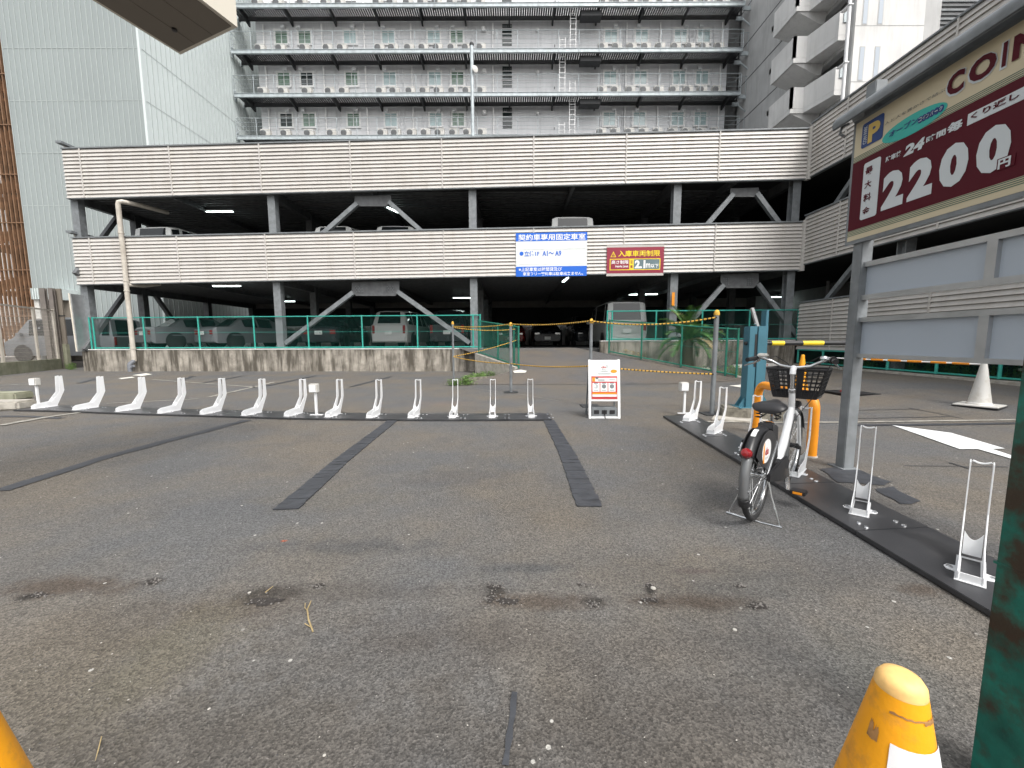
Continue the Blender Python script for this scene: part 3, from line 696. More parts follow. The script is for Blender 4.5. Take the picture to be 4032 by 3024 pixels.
chainlink('chain_link_fence', 'dark green chain-link fence down the left edge of the ramp', PL, QL, hA, hB, [0.0, .52, .9, 1.0], M['greenfence'], wire_r=.006, pitch=.085, wire_mat=M['greenfence'])
PR = RA + Vector((.06, 0, .06)); QR = RB + Vector((.06, 0, .04))
hA = atY(2391, 1262, RA.y).z - PR.z; hB = atY(2910, 1297, RB.y).z - QR.z
chainlink('chain_link_fence', 'dark green chain-link fence down the right edge of the ramp in front of the palm', PR, QR, hA, hB, [0.0, .3, .62, .93, 1.0], M['greenfence'], wire_r=.0036, pitch=.085, wire_mat=M['greenfence'])
a = Vector((XW - .05, 15.0, .32)); b = Vector((XW - .05, 3.0, .28))
hw = wz['g'][1] - .35
chainlink('chain_link_fence', 'teal chain-link panels under the wing parapet on the right', a, b, hw, hw, [.0, .1, .2, .3, .41, .52, .63, .75, .87, 1.0], M['tealfence'], pitch=.09, post_r=.035, mid=False)
# ================================================================== BUILDINGS BEHIND
# ---- hotel with steel walkways
HW, HF = 30.5, 29.2                       # wall plane and walkway front plane (y)
HX0, HX1 = atY(1037, 567, HW).x, atY(2850, 512, HW).x
zf = [atY(1900, y, HF).z for y in (530, 363, 191, 10)]
pitch = (zf[3] - zf[0]) / 3; zf = [zf[0] - pitch] + zf + [zf[3] + pitch]
HT = thing('hotel_building', 'grey many-storey hotel with steel access walkways on every floor', 'hotel', ((HX0 + HX1) / 2, HW, 0))
def H(o, root=HT): return inpk(o, root)
H(MB().box(HX0, HX1, HW, HW + 9, 0, zf[-1] + pitch + 1).build('wall', M['hotel'], HT))
def zo2(px): return 900 + px * .4973
def zo3(px): return 1950 + px * .4973
def hx(px, py=300): return atY(px, py, HW).x
winx = [hx(zo2(x)) for x in (438, 620, 975, 1275, 1633, 1813)] + [hx(zo3(x)) for x in (910, 1150, 1455, 1637)]
wz0 = atY(1500, 345, HW).z - zf[2]; wz1 = atY(1500, 279, HW).z - zf[2]; ww = atY(1500 + 59, 300, HW).x - atY(1500, 300, HW).x
styles = {0: 'dgppppp', }
PAT = {1: ['windark', 'wingreen', 'wingreen', 'winpale', 'winpale', 'wingreen', 'winpale', 'winpale', 'winpale', 'winpale'],
       2: ['wingreen', 'windark', 'wingreen', 'winpale', 'winpale', 'wingreen', 'winpale', 'winpale', 'winpale', 'winpale'],
       3: ['wingreen', 'wingreen', 'winpale', 'winpale', 'winpale', 'wingreen', 'winpale', 'winpale', 'winpale', 'winpale'],
       0: ['winpale'] * 10, 4: ['winpale'] * 10}
M['curtain'] = mat('curtain_cloth', (0.45, 0.48, 0.44), 0.8, var=0.2, scale=6)
for fl in range(5):
    z = zf[fl]
    for i, x in enumerate(winx):
        a, b, c, d = x - ww / 2, x + ww / 2, z + wz0, z + wz1
        fr = MB(); t_ = .12
        fr.box(a, b, HW - .09, HW + .03, c, c + t_); fr.box(a, b, HW - .05, HW + .03, d - t_, d)
        fr.box(a, a + t_, HW - .05, HW + .03, c + t_, d - t_); fr.box(b - t_, b, HW - .05, HW + .03, c + t_, d - t_)
        wn = H(fr.build('window', M['white'], HT))
        MB().box(a + t_, b - t_, HW - .012, HW - .004, c + t_, d - t_).build('pane', M[PAT[fl][i]], wn)
        sash = MB().box((a + b) / 2 - .02, (a + b) / 2 + .02, HW - .03, HW - .013, c + t_, d - t_)
        sash.box(a + t_, b - t_, HW - .03, HW - .013, d - t_ - .16, d - t_ - .13)
        sash.build('sash', M['white'], wn)
    # vent hoods, white pipes, conduits
    for px in (460, 582, 1002, 1240, 1660, 1783): 
        x = hx(zo2(px)); H(MB().prism([(x - .13, HW, z + 2.32), (x - .13, HW - .22, z + 2.26), (x - .13, HW - .22, z + 2.10), (x - .13, HW, z + 2.05)], (.26, 0, 0)).build('vent_hood', M['hotel'], HT))
    for px in (940, 1125, 1490, 1610):
        x = hx(zo3(px)); H(MB().prism([(x - .13, HW, z + 2.32), (x - .13, HW - .22, z + 2.26), (x - .13, HW - .22, z + 2.10), (x - .13, HW, z + 2.05)], (.26, 0, 0)).build('vent_hood', M['hotel'], HT))
    x = hx(zo2(2023)); H(MB().lathe([(.0, -.2), (.14, -.18), (.17, 0), (.17, .03)], (x, HW - .1, z + 1.95), 12, (0, 0, -1)).build('vent_hood', M['white'], HT))
    for x in [hx(zo2(q)) for q in (305, 760, 1090, 1455, 2095)] + [hx(zo3(q)) for q in (1030, 1292, 1775)]:
        H(MB().tube([(x, HW - .12, z + .1), (x, HW - .12, z + pitch - .35)], .055, 8).build('white_pipe', M['white'], HT, smooth=True))
    for x in [hx(zo2(q)) for q in (360, 527, 692, 840, 868, 1345, 1380, 1527, 1562, 1745, 1888, 1930, 1962)] + [hx(zo3(q)) for q in (835, 985, 1010, 1080, 1385, 1525, 1560, 1715)]:
        mb = MB().tube([(x, HW - .05, z + .1), (x, HW - .05, z + wz1 + .05 * random.random())], .032, 6)
        H(mb.build('conduit', M['hotel'], HT, smooth=True))
    # slot window, door, globe lamp
    x = hx(2000 - 3)
    mb = MB().box(x - .33, x + .33, HW - .012, HW + .02, z + wz0 - .05, z + wz1 + .25); so = H(mb.build('slot_window', M['windark'], HT))
    mb = MB()
    for k in range(4): mb.box(x - .33, x + .33, HW - .05, HW - .02, z + wz0 + .1 + k * .3, z + wz0 + .14 + k * .3)
    mb.build('bar', M['white'], so)
    x = hx(2162); dr = H(MB().box(x - .5, x + .5, HW - .04, HW, z + .02, z + 1.95).build('door', M['hotel'], HT))
    fr = MB().box(x - .56, x - .5, HW - .06, HW, z + .02, z + 2.0).box(x + .5, x + .56, HW - .06, HW, z + .02, z + 2.0).box(x - .56, x + .56, HW - .06, HW, z + 1.95, z + 2.01)
    fr.build('door_frame', M['hotel'], dr); MB().box(x + .36, x + .4, HW - .08, HW - .04, z + .9, z + 1.05).build('handle', M['steel_dark'], dr)
    x = hx(2116); H(MB().lathe([(.0, -.12), (.08, -.09), (.12, 0), (.08, .09), (0, .12)], (x, HW - .13, z + 1.95), 12, (0, 1, 0)).build('globe_lamp', M['white'], HT, smooth=True))
    # panel joints on the wall
    mb = MB()
    for k in range(1, 6): mb.box(HX0, HX1, HW - .003, HW, z + k * .5, z + k * .5 + .012)
    kind(H(mb.build('panel_joint', M['conc_grey'], HT)), 'stuff')
    # walkway
    WX0, WX1 = HX0 - 1.0, HX1 + .35
    wk = H(MB().box(WX0, WX1, HF, HF + .08, z - .23, z - .02).box(WX0, WX1, HF - .03, HF + .1, z - .02, z).box(WX0, WX1, HF - .03, HF + .1, z - .25, z - .23).build('walkway', M['steel_blue'], HT))
    MB().box(WX0, WX1, HW - .25, HW - .17, z - .28, z - .05).box(WX0, WX1, HF + .081, HF + .10, z - .24, z - .03).build('rear_beam', M['steel_dark'], wk)
    mb = MB(); x = WX0
    while x < WX1: mb.box(x, x + .125, HF + .1, HW, z - .03, z - .005); x += .155
    kind(mb.build('grating', M['steel_dark'], wk), 'stuff')
    mb = MB()
    for k in range(12):
        x = WX0 + .6 + k * (WX1 - WX0 - 1.2) / 11
        mb.prism([(x - .05, HF + .08, z - .06), (x - .05, HW, z - .06), (x - .05, HW, z - .52), (x - .05, HF + .08, z - .24)], (.1, 0, 0))
    kind(mb.build('bracket', M['steel_dark'], wk), 'stuff')
    mb = MB()
    for k in range(26):
        x = WX0 + (WX1 - WX0) * k / 25; mb.tube([(x, HF - .02, z - .2), (x, HF - .02, z + 1.1)], .02, 5)
    for h_, r_ in ((1.1, .022), (.83, .01), (.56, .01), (.3, .01)): mb.tube([(WX0, HF - .02, z + h_), (WX1, HF - .02, z + h_)], r_, 5)
    mb.tube([(WX0, HF, z + 1.1), (WX0, HW, z + 1.1)], .02, 5); mb.tube([(WX1, HF, z + 1.1), (WX1, HW, z + 1.1)], .02, 5)
    mb.build('railing', M['steel_blue'], wk)
    kind(MB().box(WX0, WX1, HF + .06, HF + .1, z, z + .05).build('toe_board', M['steel_dark'], wk), 'thing')
    # box under the walkway by the ladder
    x = hx(2315); MB().box(x - .7, x + .7, HF + .25, HF + .9, z - .62, z - .3).build('cable_box', M['steel_dark'], wk)
    # ladders swap sides on alternate floors
    for lx, lo, hi in ((zo3(520), .0, 1.0 if fl % 2 else pitch), (zo3(600), .0, pitch if fl % 2 else 1.0)):
        x = hx(lx); mb = MB()
        for s_ in (-.19, .19): mb.box(x + s_ - .02, x + s_ + .02, HF + .5, HF + .54, z, z + hi)
        k = .2
        while k < hi: mb.box(x - .19, x + .19, HF + .505, HF + .53, z + k - .015, z + k + .015); k += .33
        H(mb.build('ladder', M['white'], HT))
# side stairs
for fl in range(5):
    z = zf[fl]
    for side in (-1, 1):
        xe = (HX0 - 1.0) if side < 0 else (HX1 + .35)
        xo = xe + side * 2.2
        st_ = MB(); a, b = min(xe, xo), max(xe, xo)
        st_.box(a, b, HF + .2, HF + .28, z - .35, z - .1); st_.box(a, b, HF + 1.1, HF + 1.18, z - .35, z - .1)
        sr = H(st_.build('stair', M['steel_blue'], HT))
        mb = MB()
        for k in range(11):
            f = k / 10; y = HF + 1.2 + f * 2.6; mb.box(a + .2, b - .2, y, y + .25, z + f * pitch * 1.0 - .05, z + f * pitch - .01)
        mb.hexa([(a + .1, HF + 1.2, z - .3), (b - .1, HF + 1.2, z - .3), (b - .1, HF + 4, z + pitch - .3), (a + .1, HF + 4, z + pitch - .3), (a + .1, HF + 1.2, z - .2), (b - .1, HF + 1.2, z - .2), (b - .1, HF + 4, z + pitch - .2), (a + .1, HF + 4, z + pitch - .2)])
        mb.build('flight', M['steel_dark'], sr)
        mb = MB()
        for k in range(6):
            x = a + (b - a) * k / 5; mb.tube([(x, HF + .2, z), (x, HF + .2, z + 1.05)], .015, 4)
        mb.tube([(a, HF + .2, z + 1.05), (b, HF + .2, z + 1.05)], .02, 5); mb.tube([(a, HF + .2, z + 1.9), (b, HF + .2, z + .2)], .05, 5)
        mb.build('railing', M['steel_blue'], sr)
xp = atY(2968, 300, HF).x
H(MB().box(xp - .16, xp + .16, HF - .1, HF + .2, 0, zf[-1] + 3).build('steel_column', M['steel_blue'], HT))
# air conditioners, one by one
acx = [hx(zo2(q)) for q in (280, 440, 625, 805, 915, 1205, 1310, 1435, 1545, 1655, 1770, 1880, 1990)] + [hx(zo3(q)) for q in (822, 930, 1045, 1155, 1265, 1385, 1495, 1605, 1720)]
ac0 = thing('air_conditioner_unit', '', 'air conditioner', (0, 0, 0), 0, 'air conditioner units along the hotel walkways')
ab = MB().box(-.19, .45, -.15, .15, .04, .56).build('casing', M['offwhite'], ac0, bevel=.015)
MB().lathe([(.20, 0), (.20, .012), (.17, .015), (.05, .02), (.0, .02)], (0.0, -.15, .31), 20, (0, -1, 0)).build('fan_grille', M['galv_dark'], ac0)
MB().box(-.12, -.06, -.13, .13, 0, .04).build('foot', M['black'], ac0)
MB().box(.32, .38, -.13, .13, 0, .04).build('foot', M['black'], ac0)
NMF = {0: 'hidden', 1: 'lowest visible', 2: 'second visible', 3: 'third visible', 4: 'topmost visible'}
first = True
for fl in range(1, 5):
    for i, x in enumerate(acx):
        loc = (x * .985, HF + .45, zf[fl])
        lb = 'white air conditioner unit, %s from the left on the %s hotel walkway' % (ORD[i], NMF[fl])
        if first: ac0.location = loc; ac0['label'] = lb; first = False
        else: dup(ac0, loc, 0, lb)
# lamp pole rising from the roof deck in front of the hotel
p = atY(1862, 540, 22.0); lp = thing('lamp_pole', 'tall thin pale blue pole rising from the roof deck in front of the hotel', 'pole', (p.x, 22, zb2[0] + .4))
MB().tube([(0, 0, -.02), (0, 0, atY(1865, 180, 22).z - zb2[0] - .4)], .085, 12).build('pole', M['steel_blue'], lp, smooth=True)
zt_ = atY(1865, 180, 22).z - zb2[0] - .4
MB().lathe([(.1, 0), (.12, .05), (.1, .12), (0, .14)], (0, 0, zt_), 12).build('cap', M['steel_dark'], lp, smooth=True)
MB().lathe([(0, -.03), (.14, -.02), (.16, .03), (0.05, .06)], (.16, -.1, zt_ - 1.15), 14, (.6, -1, 0)).build('lamp_head', M['offwhite'], lp, smooth=True)

# ---- pale wall left of the hotel, with its zig-zag stair shadow gap
pw = tag(MB().box(-23.2, HX0 - 2.2, 34, 40, 0, 32).build('apartment_block', M['conc_pale']), 'pale pinkish wall glimpsed between the cladding block and the hotel stairs', 'building')

# ---- blue grey cladding block on the left
CL = thing('clad_building', 'windowless blue-grey metal-clad block standing left of the car park', 'building', (-22, 24, 0))
YC = 22.2; XC0, XC1 = atY(130, 1125, YC).x, atY(585, 575, YC).x
yB = 33.5; ZT = 26.0
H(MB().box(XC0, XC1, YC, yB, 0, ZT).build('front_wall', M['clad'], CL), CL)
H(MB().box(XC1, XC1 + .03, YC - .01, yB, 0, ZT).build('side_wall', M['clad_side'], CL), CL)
n = 25
for k in range(n + 1):
    x = XC0 + (XC1 - XC0) * k / n
    H(MB().box(x - .02, x + .02, YC - .035, YC + .01, 0, ZT).build('seam', M['clad_seam'], CL), CL)
for k in range(1, 36):
    y = YC + k * .32
    H(MB().box(XC1 + .02, XC1 + .05, y - .012, y + .012, 0, ZT).build('side_seam', M['clad_joint'], CL), CL)
for y_ in (190, 397, 603, 810):
    z = atY(300, y_, YC).z
    H(MB().box(XC0, XC1, YC - .012, YC, z, z + .03).build('joint', M['clad_joint'], CL), CL)
    H(MB().box(XC1 + .03, XC1 + .043, YC, yB, z, z + .03).build('joint', M['clad_joint'], CL), CL)
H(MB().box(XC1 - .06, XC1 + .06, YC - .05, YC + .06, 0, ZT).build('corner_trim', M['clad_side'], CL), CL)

# ---- rusty brown lattice building at the far left
BL = thing('lattice_building', 'rusty brown building with vertical battens and stair landings at the far left', 'building', (-28, 24, 0))
bx1 = XC0 - .05; bx0 = bx1 - 4.6
H(MB().box(bx0, bx1, 25.4, 29, 0, 27).build('back_wall', M['browndark'], BL), BL)
for k in range(19):
    x = bx0 + .15 + k * .25; 
    if x < bx1: H(MB().box(x - .03, x + .03, 23.3, 23.42, .4, 26).build('batten', M['tan'], BL), BL)
for k in range(10):
    z = 1.5 + k * 2.55
    H(MB().box(bx0, bx1, 23.45, 25.3, z - .1, z + .03).build('landing', M['brown'], BL), BL)
    H(MB().bar((bx0 + .3, 23.6, z + .1), (bx1 - .2, 23.6, z + 1.1), .12, .5, up=(0, 0, 1)).build('stair_panel', M['brown'], BL), BL)
    H(MB().box(bx1 - 1.6, bx1, 23.5, 23.6, z, z + 1.0 + random.uniform(-.3, .5)).build('screen', M['brown'], BL), BL)
    H(MB().box(bx0, bx1, 23.28, 23.34, z + 1.15, z + 1.2).build('rail', M['tan'], BL), BL)
    for q in range(4): H(MB().box(bx0, bx1 - 1.8, 23.8, 23.86, z + .2 + q * .2, z + .24 + q * .2).build('slat', M['tan'], BL), BL)
H(MB().box(bx1 - .32, bx1 - .26, 23.2, 23.3, 0, 26).build('steel_post', M['steel_dark'], BL), BL)
pc = tag(MB().box(-45, bx0 - .3, 26, 34, 0, 24).build('far_building', M['conc_pale']), 'pale far building cut by the left edge of the photo', 'building')

# ---- concrete block with stepped balconies on the right
RB_ = thing('concrete_building', 'pale concrete block with stepped white balcony parapets behind the wing', 'building', (17, 22, 0))
YB_ = 20.5; k_ = YB_ / 22.0
xw = atY(3361, 100, YB_).x
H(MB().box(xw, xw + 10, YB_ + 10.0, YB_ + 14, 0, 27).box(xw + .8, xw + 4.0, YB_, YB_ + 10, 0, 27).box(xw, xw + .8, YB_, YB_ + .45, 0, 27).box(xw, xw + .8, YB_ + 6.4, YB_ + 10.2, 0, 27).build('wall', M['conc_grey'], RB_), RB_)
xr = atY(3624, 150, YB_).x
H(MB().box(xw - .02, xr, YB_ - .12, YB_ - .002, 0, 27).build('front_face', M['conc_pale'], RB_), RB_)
tops = [atY(3308, 44, YB_ + .2).z, atY(3291, 263, YB_ + .2).z]; dz = tops[0] - tops[1]
Xa = atY(3308, 44, YB_ + .2).x
for lv in range(-2, 4):
    zt = tops[0] + dz * lv
    # opaque wall bands between the openings of the shaded side wall
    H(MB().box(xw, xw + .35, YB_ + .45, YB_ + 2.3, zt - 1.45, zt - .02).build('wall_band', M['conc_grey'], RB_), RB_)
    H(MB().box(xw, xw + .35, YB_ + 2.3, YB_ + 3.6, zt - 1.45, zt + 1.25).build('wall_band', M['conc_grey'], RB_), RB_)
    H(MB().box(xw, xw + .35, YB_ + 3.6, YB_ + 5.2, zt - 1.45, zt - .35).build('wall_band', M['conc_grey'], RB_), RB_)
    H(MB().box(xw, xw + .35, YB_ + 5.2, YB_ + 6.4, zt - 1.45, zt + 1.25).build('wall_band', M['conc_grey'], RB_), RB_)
    f1 = atY(3181, 144, YB_ + 1.75); f0 = atY(3130, 145, YB_ + 1.75)
    plan = [(f0.x, YB_ + 3.6), (f0.x, YB_ + 1.75), (f1.x, YB_ + 1.75), (Xa, YB_ + .2), (xw + .0, YB_ + .2)]
    pb = None
    for (xa, ya), (xb, yb) in zip(plan[:-1], plan[1:]):
        d = Vector((xb - xa, yb - ya, 0)).normalized(); nn = Vector((-d.y, d.x, 0)); nn = nn if nn.x > 0 or abs(nn.x) < .01 and nn.y > 0 else -nn
        A, B = Vector((xa, ya, zt - 1.02)), Vector((xb, yb, zt - 1.02)); T = nn * .12; U = Vector((0, 0, 1.02))
        o = MB().hexa([A, B, B + T, A + T, A + U, B + U, B + T + U, A + T + U]).build('balcony_parapet', M['conc_pale'], RB_); H(o, RB_)
    sl_ = [Vector((x, y, zt - 1.25)) for x, y in plan] + [Vector((xw, YB_ + 3.6, zt - 1.25))]
    H(MB().prism(sl_, (0, 0, .22)).build('balcony_slab', M['conc_pale'], RB_), RB_)
    H(MB().hexa([(xw - .25, YB_ + 1.9, zt - 1.75), (xw, YB_ + 1.9, zt - 1.75), (xw, YB_ + 3.5, zt - 1.75), (xw - .25, YB_ + 3.5, zt - 1.75), (f0.x + .1, YB_ + 1.8, zt - 1.26), (xw, YB_ + 1.8, zt - 1.26), (xw, YB_ + 3.55, zt - 1.26), (f0.x + .1, YB_ + 3.55, zt - 1.26)]).build('haunch', M['conc_pale'], RB_), RB_)
    H(MB().box(Xa + .18, Xa + .42, YB_ + .15, YB_ + .199, zt - .5, zt - .06).build('meter_box', M['steel_blue'], RB_), RB_)
    H(MB().tube([(xw - .12, YB_ + 5.3, zt - .2), (xw - .12, YB_ + 5.3, zt + 1.2)], .05, 8).build('white_pipe', M['white'], RB_), RB_)
    H(MB().box(xw - .01, xw, YB_ + 5.2, YB_ + 10, zt - .25, zt - .2).build('joint', M['steel_dark'], RB_), RB_)
    H(MB().box(xw - .02, xr, YB_ - .128, YB_ - .12, zt - .86, zt - .83).build('joint', M['conc_grey'], RB_), RB_)
    for px in (3398, 3458):
        x = atY(px, 60, YB_).x; z0 = atY(3400, 325, YB_).z - tops[1] + zt; z1 = atY(3400, 190, YB_).z - tops[1] + zt
        f = H(MB().box(x - .13, x + .13, YB_ - .128, YB_ - .1, z0, z1).build('window', M['conc_grey'], RB_), RB_)
        MB().box(x - .09, x + .09, YB_ - .134, YB_ - .129, z0 + .04, z1 - .04).build('pane', M['panelgrey'], f)
xp = atY(3332, 200, YB_ - .5).x
H(MB().tube([(xp, YB_ - .5, 0), (xp, YB_ - .5, 27)], .07, 10).build('drain_pipe', M['white'], RB_, smooth=True), RB_)
for z in (tops[0] - .3, tops[1] - .3): H(MB().box(xp - .1, xp + .1, YB_ - .6, YB_ - .1, z, z + .05).build('pipe_bracket', M['white'], RB_), RB_)
LVB = thing('louvred_building', 'dark grey louvred block between the concrete block and the price sign', 'building', (xr + 3, 21, 0))
H(MB().box(xr + .05, xr + 8, YB_ + 1.2, YB_ + 6, 0, 27).build('wall', M['conc_grey'], LVB), LVB)
for k in range(60): H(MB().box(xr + .06, xr + 8, YB_ + 1.0, YB_ + 1.1, 12 + k * .2, 12.09 + k * .2).build('slat', M['galv'] if k % 2 else M['galv_dark'], LVB), LVB)

# ---- projecting sign box overhead at the top left
P1, P2, P0 = atZ(711, 215, 3.7), atZ(935, 107, 3.7), atZ(363, 0, 3.7)
dirn = (P0 - P1).normalized(); back = dirn * 3.2
OB = thing('overhead_sign_box', 'beige box-shaped canopy jutting in overhead at the top left', 'canopy', (P1.x, P1.y, 0))
A, B = P1, P2; C_, D = P2 + back, P1 + back
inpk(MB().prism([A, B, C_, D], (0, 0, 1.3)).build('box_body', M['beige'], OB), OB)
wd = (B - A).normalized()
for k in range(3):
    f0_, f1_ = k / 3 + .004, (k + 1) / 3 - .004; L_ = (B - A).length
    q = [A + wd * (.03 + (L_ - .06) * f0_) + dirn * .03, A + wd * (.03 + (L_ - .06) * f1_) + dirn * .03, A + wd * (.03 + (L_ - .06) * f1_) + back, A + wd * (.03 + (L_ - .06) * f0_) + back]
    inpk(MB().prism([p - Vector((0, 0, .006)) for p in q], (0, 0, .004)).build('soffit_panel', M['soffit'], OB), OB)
inpk(MB().box(D.x - .15, D.x + .15, D.y - .3, D.y, 0, 3.7).build('post', M['galv'], OB), OB)
inpk(MB().lathe([(.0, -.02), (.018, -.018), (.018, 0)], A + wd * .28 + dirn * .2 - Vector((0, 0, .003)), 10).build('downlight', M['black'], OB), OB)
# ================================================================== OBJECTS
def loc_of(p): return (p[0], p[1], p[2])
# ---- long black board row and racks on the left
EDGE = [(51, 1613), (253, 1617), (500, 1627), (800, 1635), (1155, 1646), (1700, 1652), (2173, 1650)]
EP = [atZ(x, y, .03) for x, y in EDGE]
def along(pts, s):
    for a, b in zip(pts[:-1], pts[1:]):
        L = (b - a).length
        if s <= L: return a.lerp(b, s / L), (b - a).normalized()
        s -= L
    return pts[-1].copy(), (pts[-1] - pts[-2]).normalized()
TOT = sum((b - a).length for a, b in zip(EP[:-1], EP[1:]))
BD = thing('rack_board', 'long row of black rubber boards under thirteen white bicycle racks', 'board', tuple(EP[3]))
NP = 14; BW = .50
for i in range(NP):
    (a, da), (b, db) = along(EP, TOT * i / NP), along(EP, TOT * (i + 1) / NP)
    d = (b - a).normalized(); nn = Vector((-d.y, d.x, 0)); a2, b2 = a + d * .003, b - d * .003
    P = [a2, b2, b2 + nn * BW, a2 + nn * BW]; P = [Vector((p.x, p.y, gz(p.x, p.y) + .004)) for p in P]
    inpk(MB().prism(P, (0, 0, .026)).build('board', M['board'], BD, bevel=.003), BD)
    for f in (.06, .5 * BW + .1):
        for s_ in (-.03, .03):
            c = b + nn * (f + .05) + d * s_
            inpk(MB().lathe([(.012, 0), (.010, .006), (.0, .008)], (c.x, c.y, .03), 8).build('bolt', M['chrome'], BD), BD)

def make_rack(label, group):
    t = thing('bicycle_rack', label, 'bicycle rack', (0, 0, 0), 0, group)
    th = .006; hw_ = .041
    inner = [(0, .003), (.0, .048), (.05, .078), (.25, .098), (.375, .26), (.392, .545)]
    outer = [(.445, .55), (.452, .285), (.44, .25), (.335, .04), (.32, .003)]
    poly = inner + outer
    for s_ in (-1, 1):
        # flared at the bottom, closing towards the top
        v = []
        for x, z in poly: v.append((x, z))
        y = s_ * hw_
        MB().prism([(x, y - th / 2, z) for x, z in v], (0, th, 0)).build('side_plate', M['rackwhite'], t, bevel=.0012)
    MB().prism([(-.01, -.052, .001), (.09, -.052, .001), (.10, -.082, .001), (.13, -.092, .001), (.16, -.082, .001), (.17, -.052, .001), (.33, -.052, .001), (.33, .052, .001), (.17, .052, .001), (.16, .082, .001), (.13, .092, .001), (.10, .082, .001), (.09, .052, .001), (-.01, .052, .001),
                (-.01, .055, .001), (.31, .055, .001), (.31, -.055, .001), (-.01, -.055, .001)][:14], (0, 0, .004)).build('base_plate', M['rackwhite'], t)
    MB().box(.012, .30, -.033, .033, .0055, .0065).build('board_opening', M['board'], t)
    MB().box(-.002, .004, -.035, .035, .004, .045).build('front_plate', M['rackwhite'], t)
    arc = [(-.034 + .068 * k / 12) for k in range(13)]
    sp = [(.305, y, .165 - .045 * math.cos(y / .034 * PI / 2)) for y in arc]
    MB().prism(sp + [(.305, .034, .03), (.305, -.034, .03)], (.006, 0, 0)).build('saddle_plate', M['rackwhite'], t)
    MB().tube([(.43, y, .548 - .012 * math.cos(y / .034 * PI / 2)) for y in arc], .005, 6).build('top_bar', M['rackwhite'], t, smooth=True)
    for s_ in (-1, 1):
        MB().lathe([(.014, 0), (.012, .006), (0, .009)], (.13, s_ * .072, .005), 8).build('bolt', M['chrome'], t)
    return t
LR = [(131, 1610), (293, 1615), (463, 1621), (629, 1628), (796, 1632), (960, 1637), (1128, 1640), (1290, 1643), (1453, 1646), (1617, 1646), (1780, 1646), (1937, 1645), (2093, 1644)]
rk0 = None
for i, (px, py) in enumerate(LR):
    p = atZ(px, py, .03); s = 0; best = None
    for k in range(200):
        q, d = along(EP, TOT * k / 199)
        if best is None or (q - p).length < best[0]: best = ((q - p).length, d)
    d = best[1]; ang = math.atan2(d.x, -d.y) if False else math.atan2(d.y, d.x) + PI / 2
    lb = 'white bicycle wheel rack, %s from the left on the long black board row' % ORD[i]
    if rk0 is None: rk0 = make_rack(lb, 'bicycle racks on the left board row'); rk0.location = (p.x, p.y, .031); rk0.rotation_euler = (0, 0, ang)
    else: dup(rk0, (p.x, p.y, .031), ang, lb)
# ---- right board row
RBD = thing('rack_board', 'short diagonal row of black rubber boards under the rack with the bicycle', 'board', tuple(atZ(3116, 1876)))
F_ = [atZ(2611, 1637, .03), atZ(2950, 1818, .03), atZ(3200, 1966, .03), atZ(3885, 2400, .03)]
F_.append(F_[3] + (F_[3] - F_[2]).normalized() * .8)
B0 = atZ(2755, 1630, .03); B1 = atZ(3704, 2078, .03); J0 = atZ(3414, 2092, .03)
dF = (F_[3] - F_[0]).normalized(); jd = (B1 - J0); 
jn = Vector((math.cos(math.radians(24)), math.sin(math.radians(24)), 0))
RTOT = (F_[4] - F_[0]).length; offJ = (J0 - F_[0]).dot(dF); stepR = .81
cuts_ = [0]; s = offJ % stepR
while s < RTOT: cuts_.append(s); s += stepR
cuts_.append(RTOT); print('cuts', [round(c, 2) for c in cuts_], 'jd', jd, 'len', RTOT)
for a, b in zip(cuts_[:-1], cuts_[1:]):
    A, Bq = F_[0] + dF * (a + .003), F_[0] + dF * (b - .003); jv = jd if jd.length > .1 else jn * .5
    P = [A, Bq, Bq + jv, A + jv]; P = [Vector((p.x, p.y, .005)) for p in P]
    inpk(MB().prism(P, (0, 0, .028)).build('board', M['board'], RBD, bevel=.003), RBD)
    for f in (.2, .72):
        for s_ in (-.03, .03):
            c = Bq + jv * f + dF * (s_ - .06); inpk(MB().lathe([(.014, 0), (.011, .007), (.0, .009)], (c.x, c.y, .033), 8).build('bolt', M['chrome'], RBD), RBD)
RR = [(2701, 1658, 'at the far end by the lock box'), (2797, 1709, 'just in front of the tall grey rope post'), (2930, 1777, 'in front of the orange hoop barrier'),
      (3118, 1876, 'holding the front wheel of the parked bicycle'), (3381, 2031, 'first empty one nearer than the bike'), (3818, 2298, 'nearest, beside the rusty green column')]
for i, (px, py, tx) in enumerate(RR):
    p = atZ(px, py, .033); ang = math.radians((46, 46, 46, 45, 47, 41)[i])
    r = dup(rk0, (p.x, p.y, .034), ang, 'white rack on the right board row, ' + tx); r['group'] = 'bicycle racks on the right board row'; r.scale = (1, 1, (1, 1, 1, 1, .975, .935)[i])
def lockbox(px, py, zb, label):
    p = atZ(px, py, zb); t = thing('lock_box_post', label, 'lock box', (p.x, p.y, zb), 0, 'lock boxes beside the bicycle racks')
    MB().box(-.016, .016, -.016, .016, 0, .42).build('post', M['rackwhite'], t)
    MB().box(-.10, .10, -.02, .02, .0, .012).build('foot_bar', M['rackwhite'], t)
    MB().box(-.085, .045, -.05, .05, .36, .50).build('box', M['offwhite'], t, bevel=.01)
    MB().box(-.075, .035, -.056, -.0505, .37, .49).build('door', M['rackwhite'], t, bevel=.004)
    return t
lockbox(152, 1590, .01, 'small white lock box on a post at the left end of the long rack row')
lockbox(1247, 1634, .03, 'small white lock box on a post between the seventh and eighth racks')
lockbox(2693, 1628, .03, 'small white lock box on a post at the far end of the right rack row')

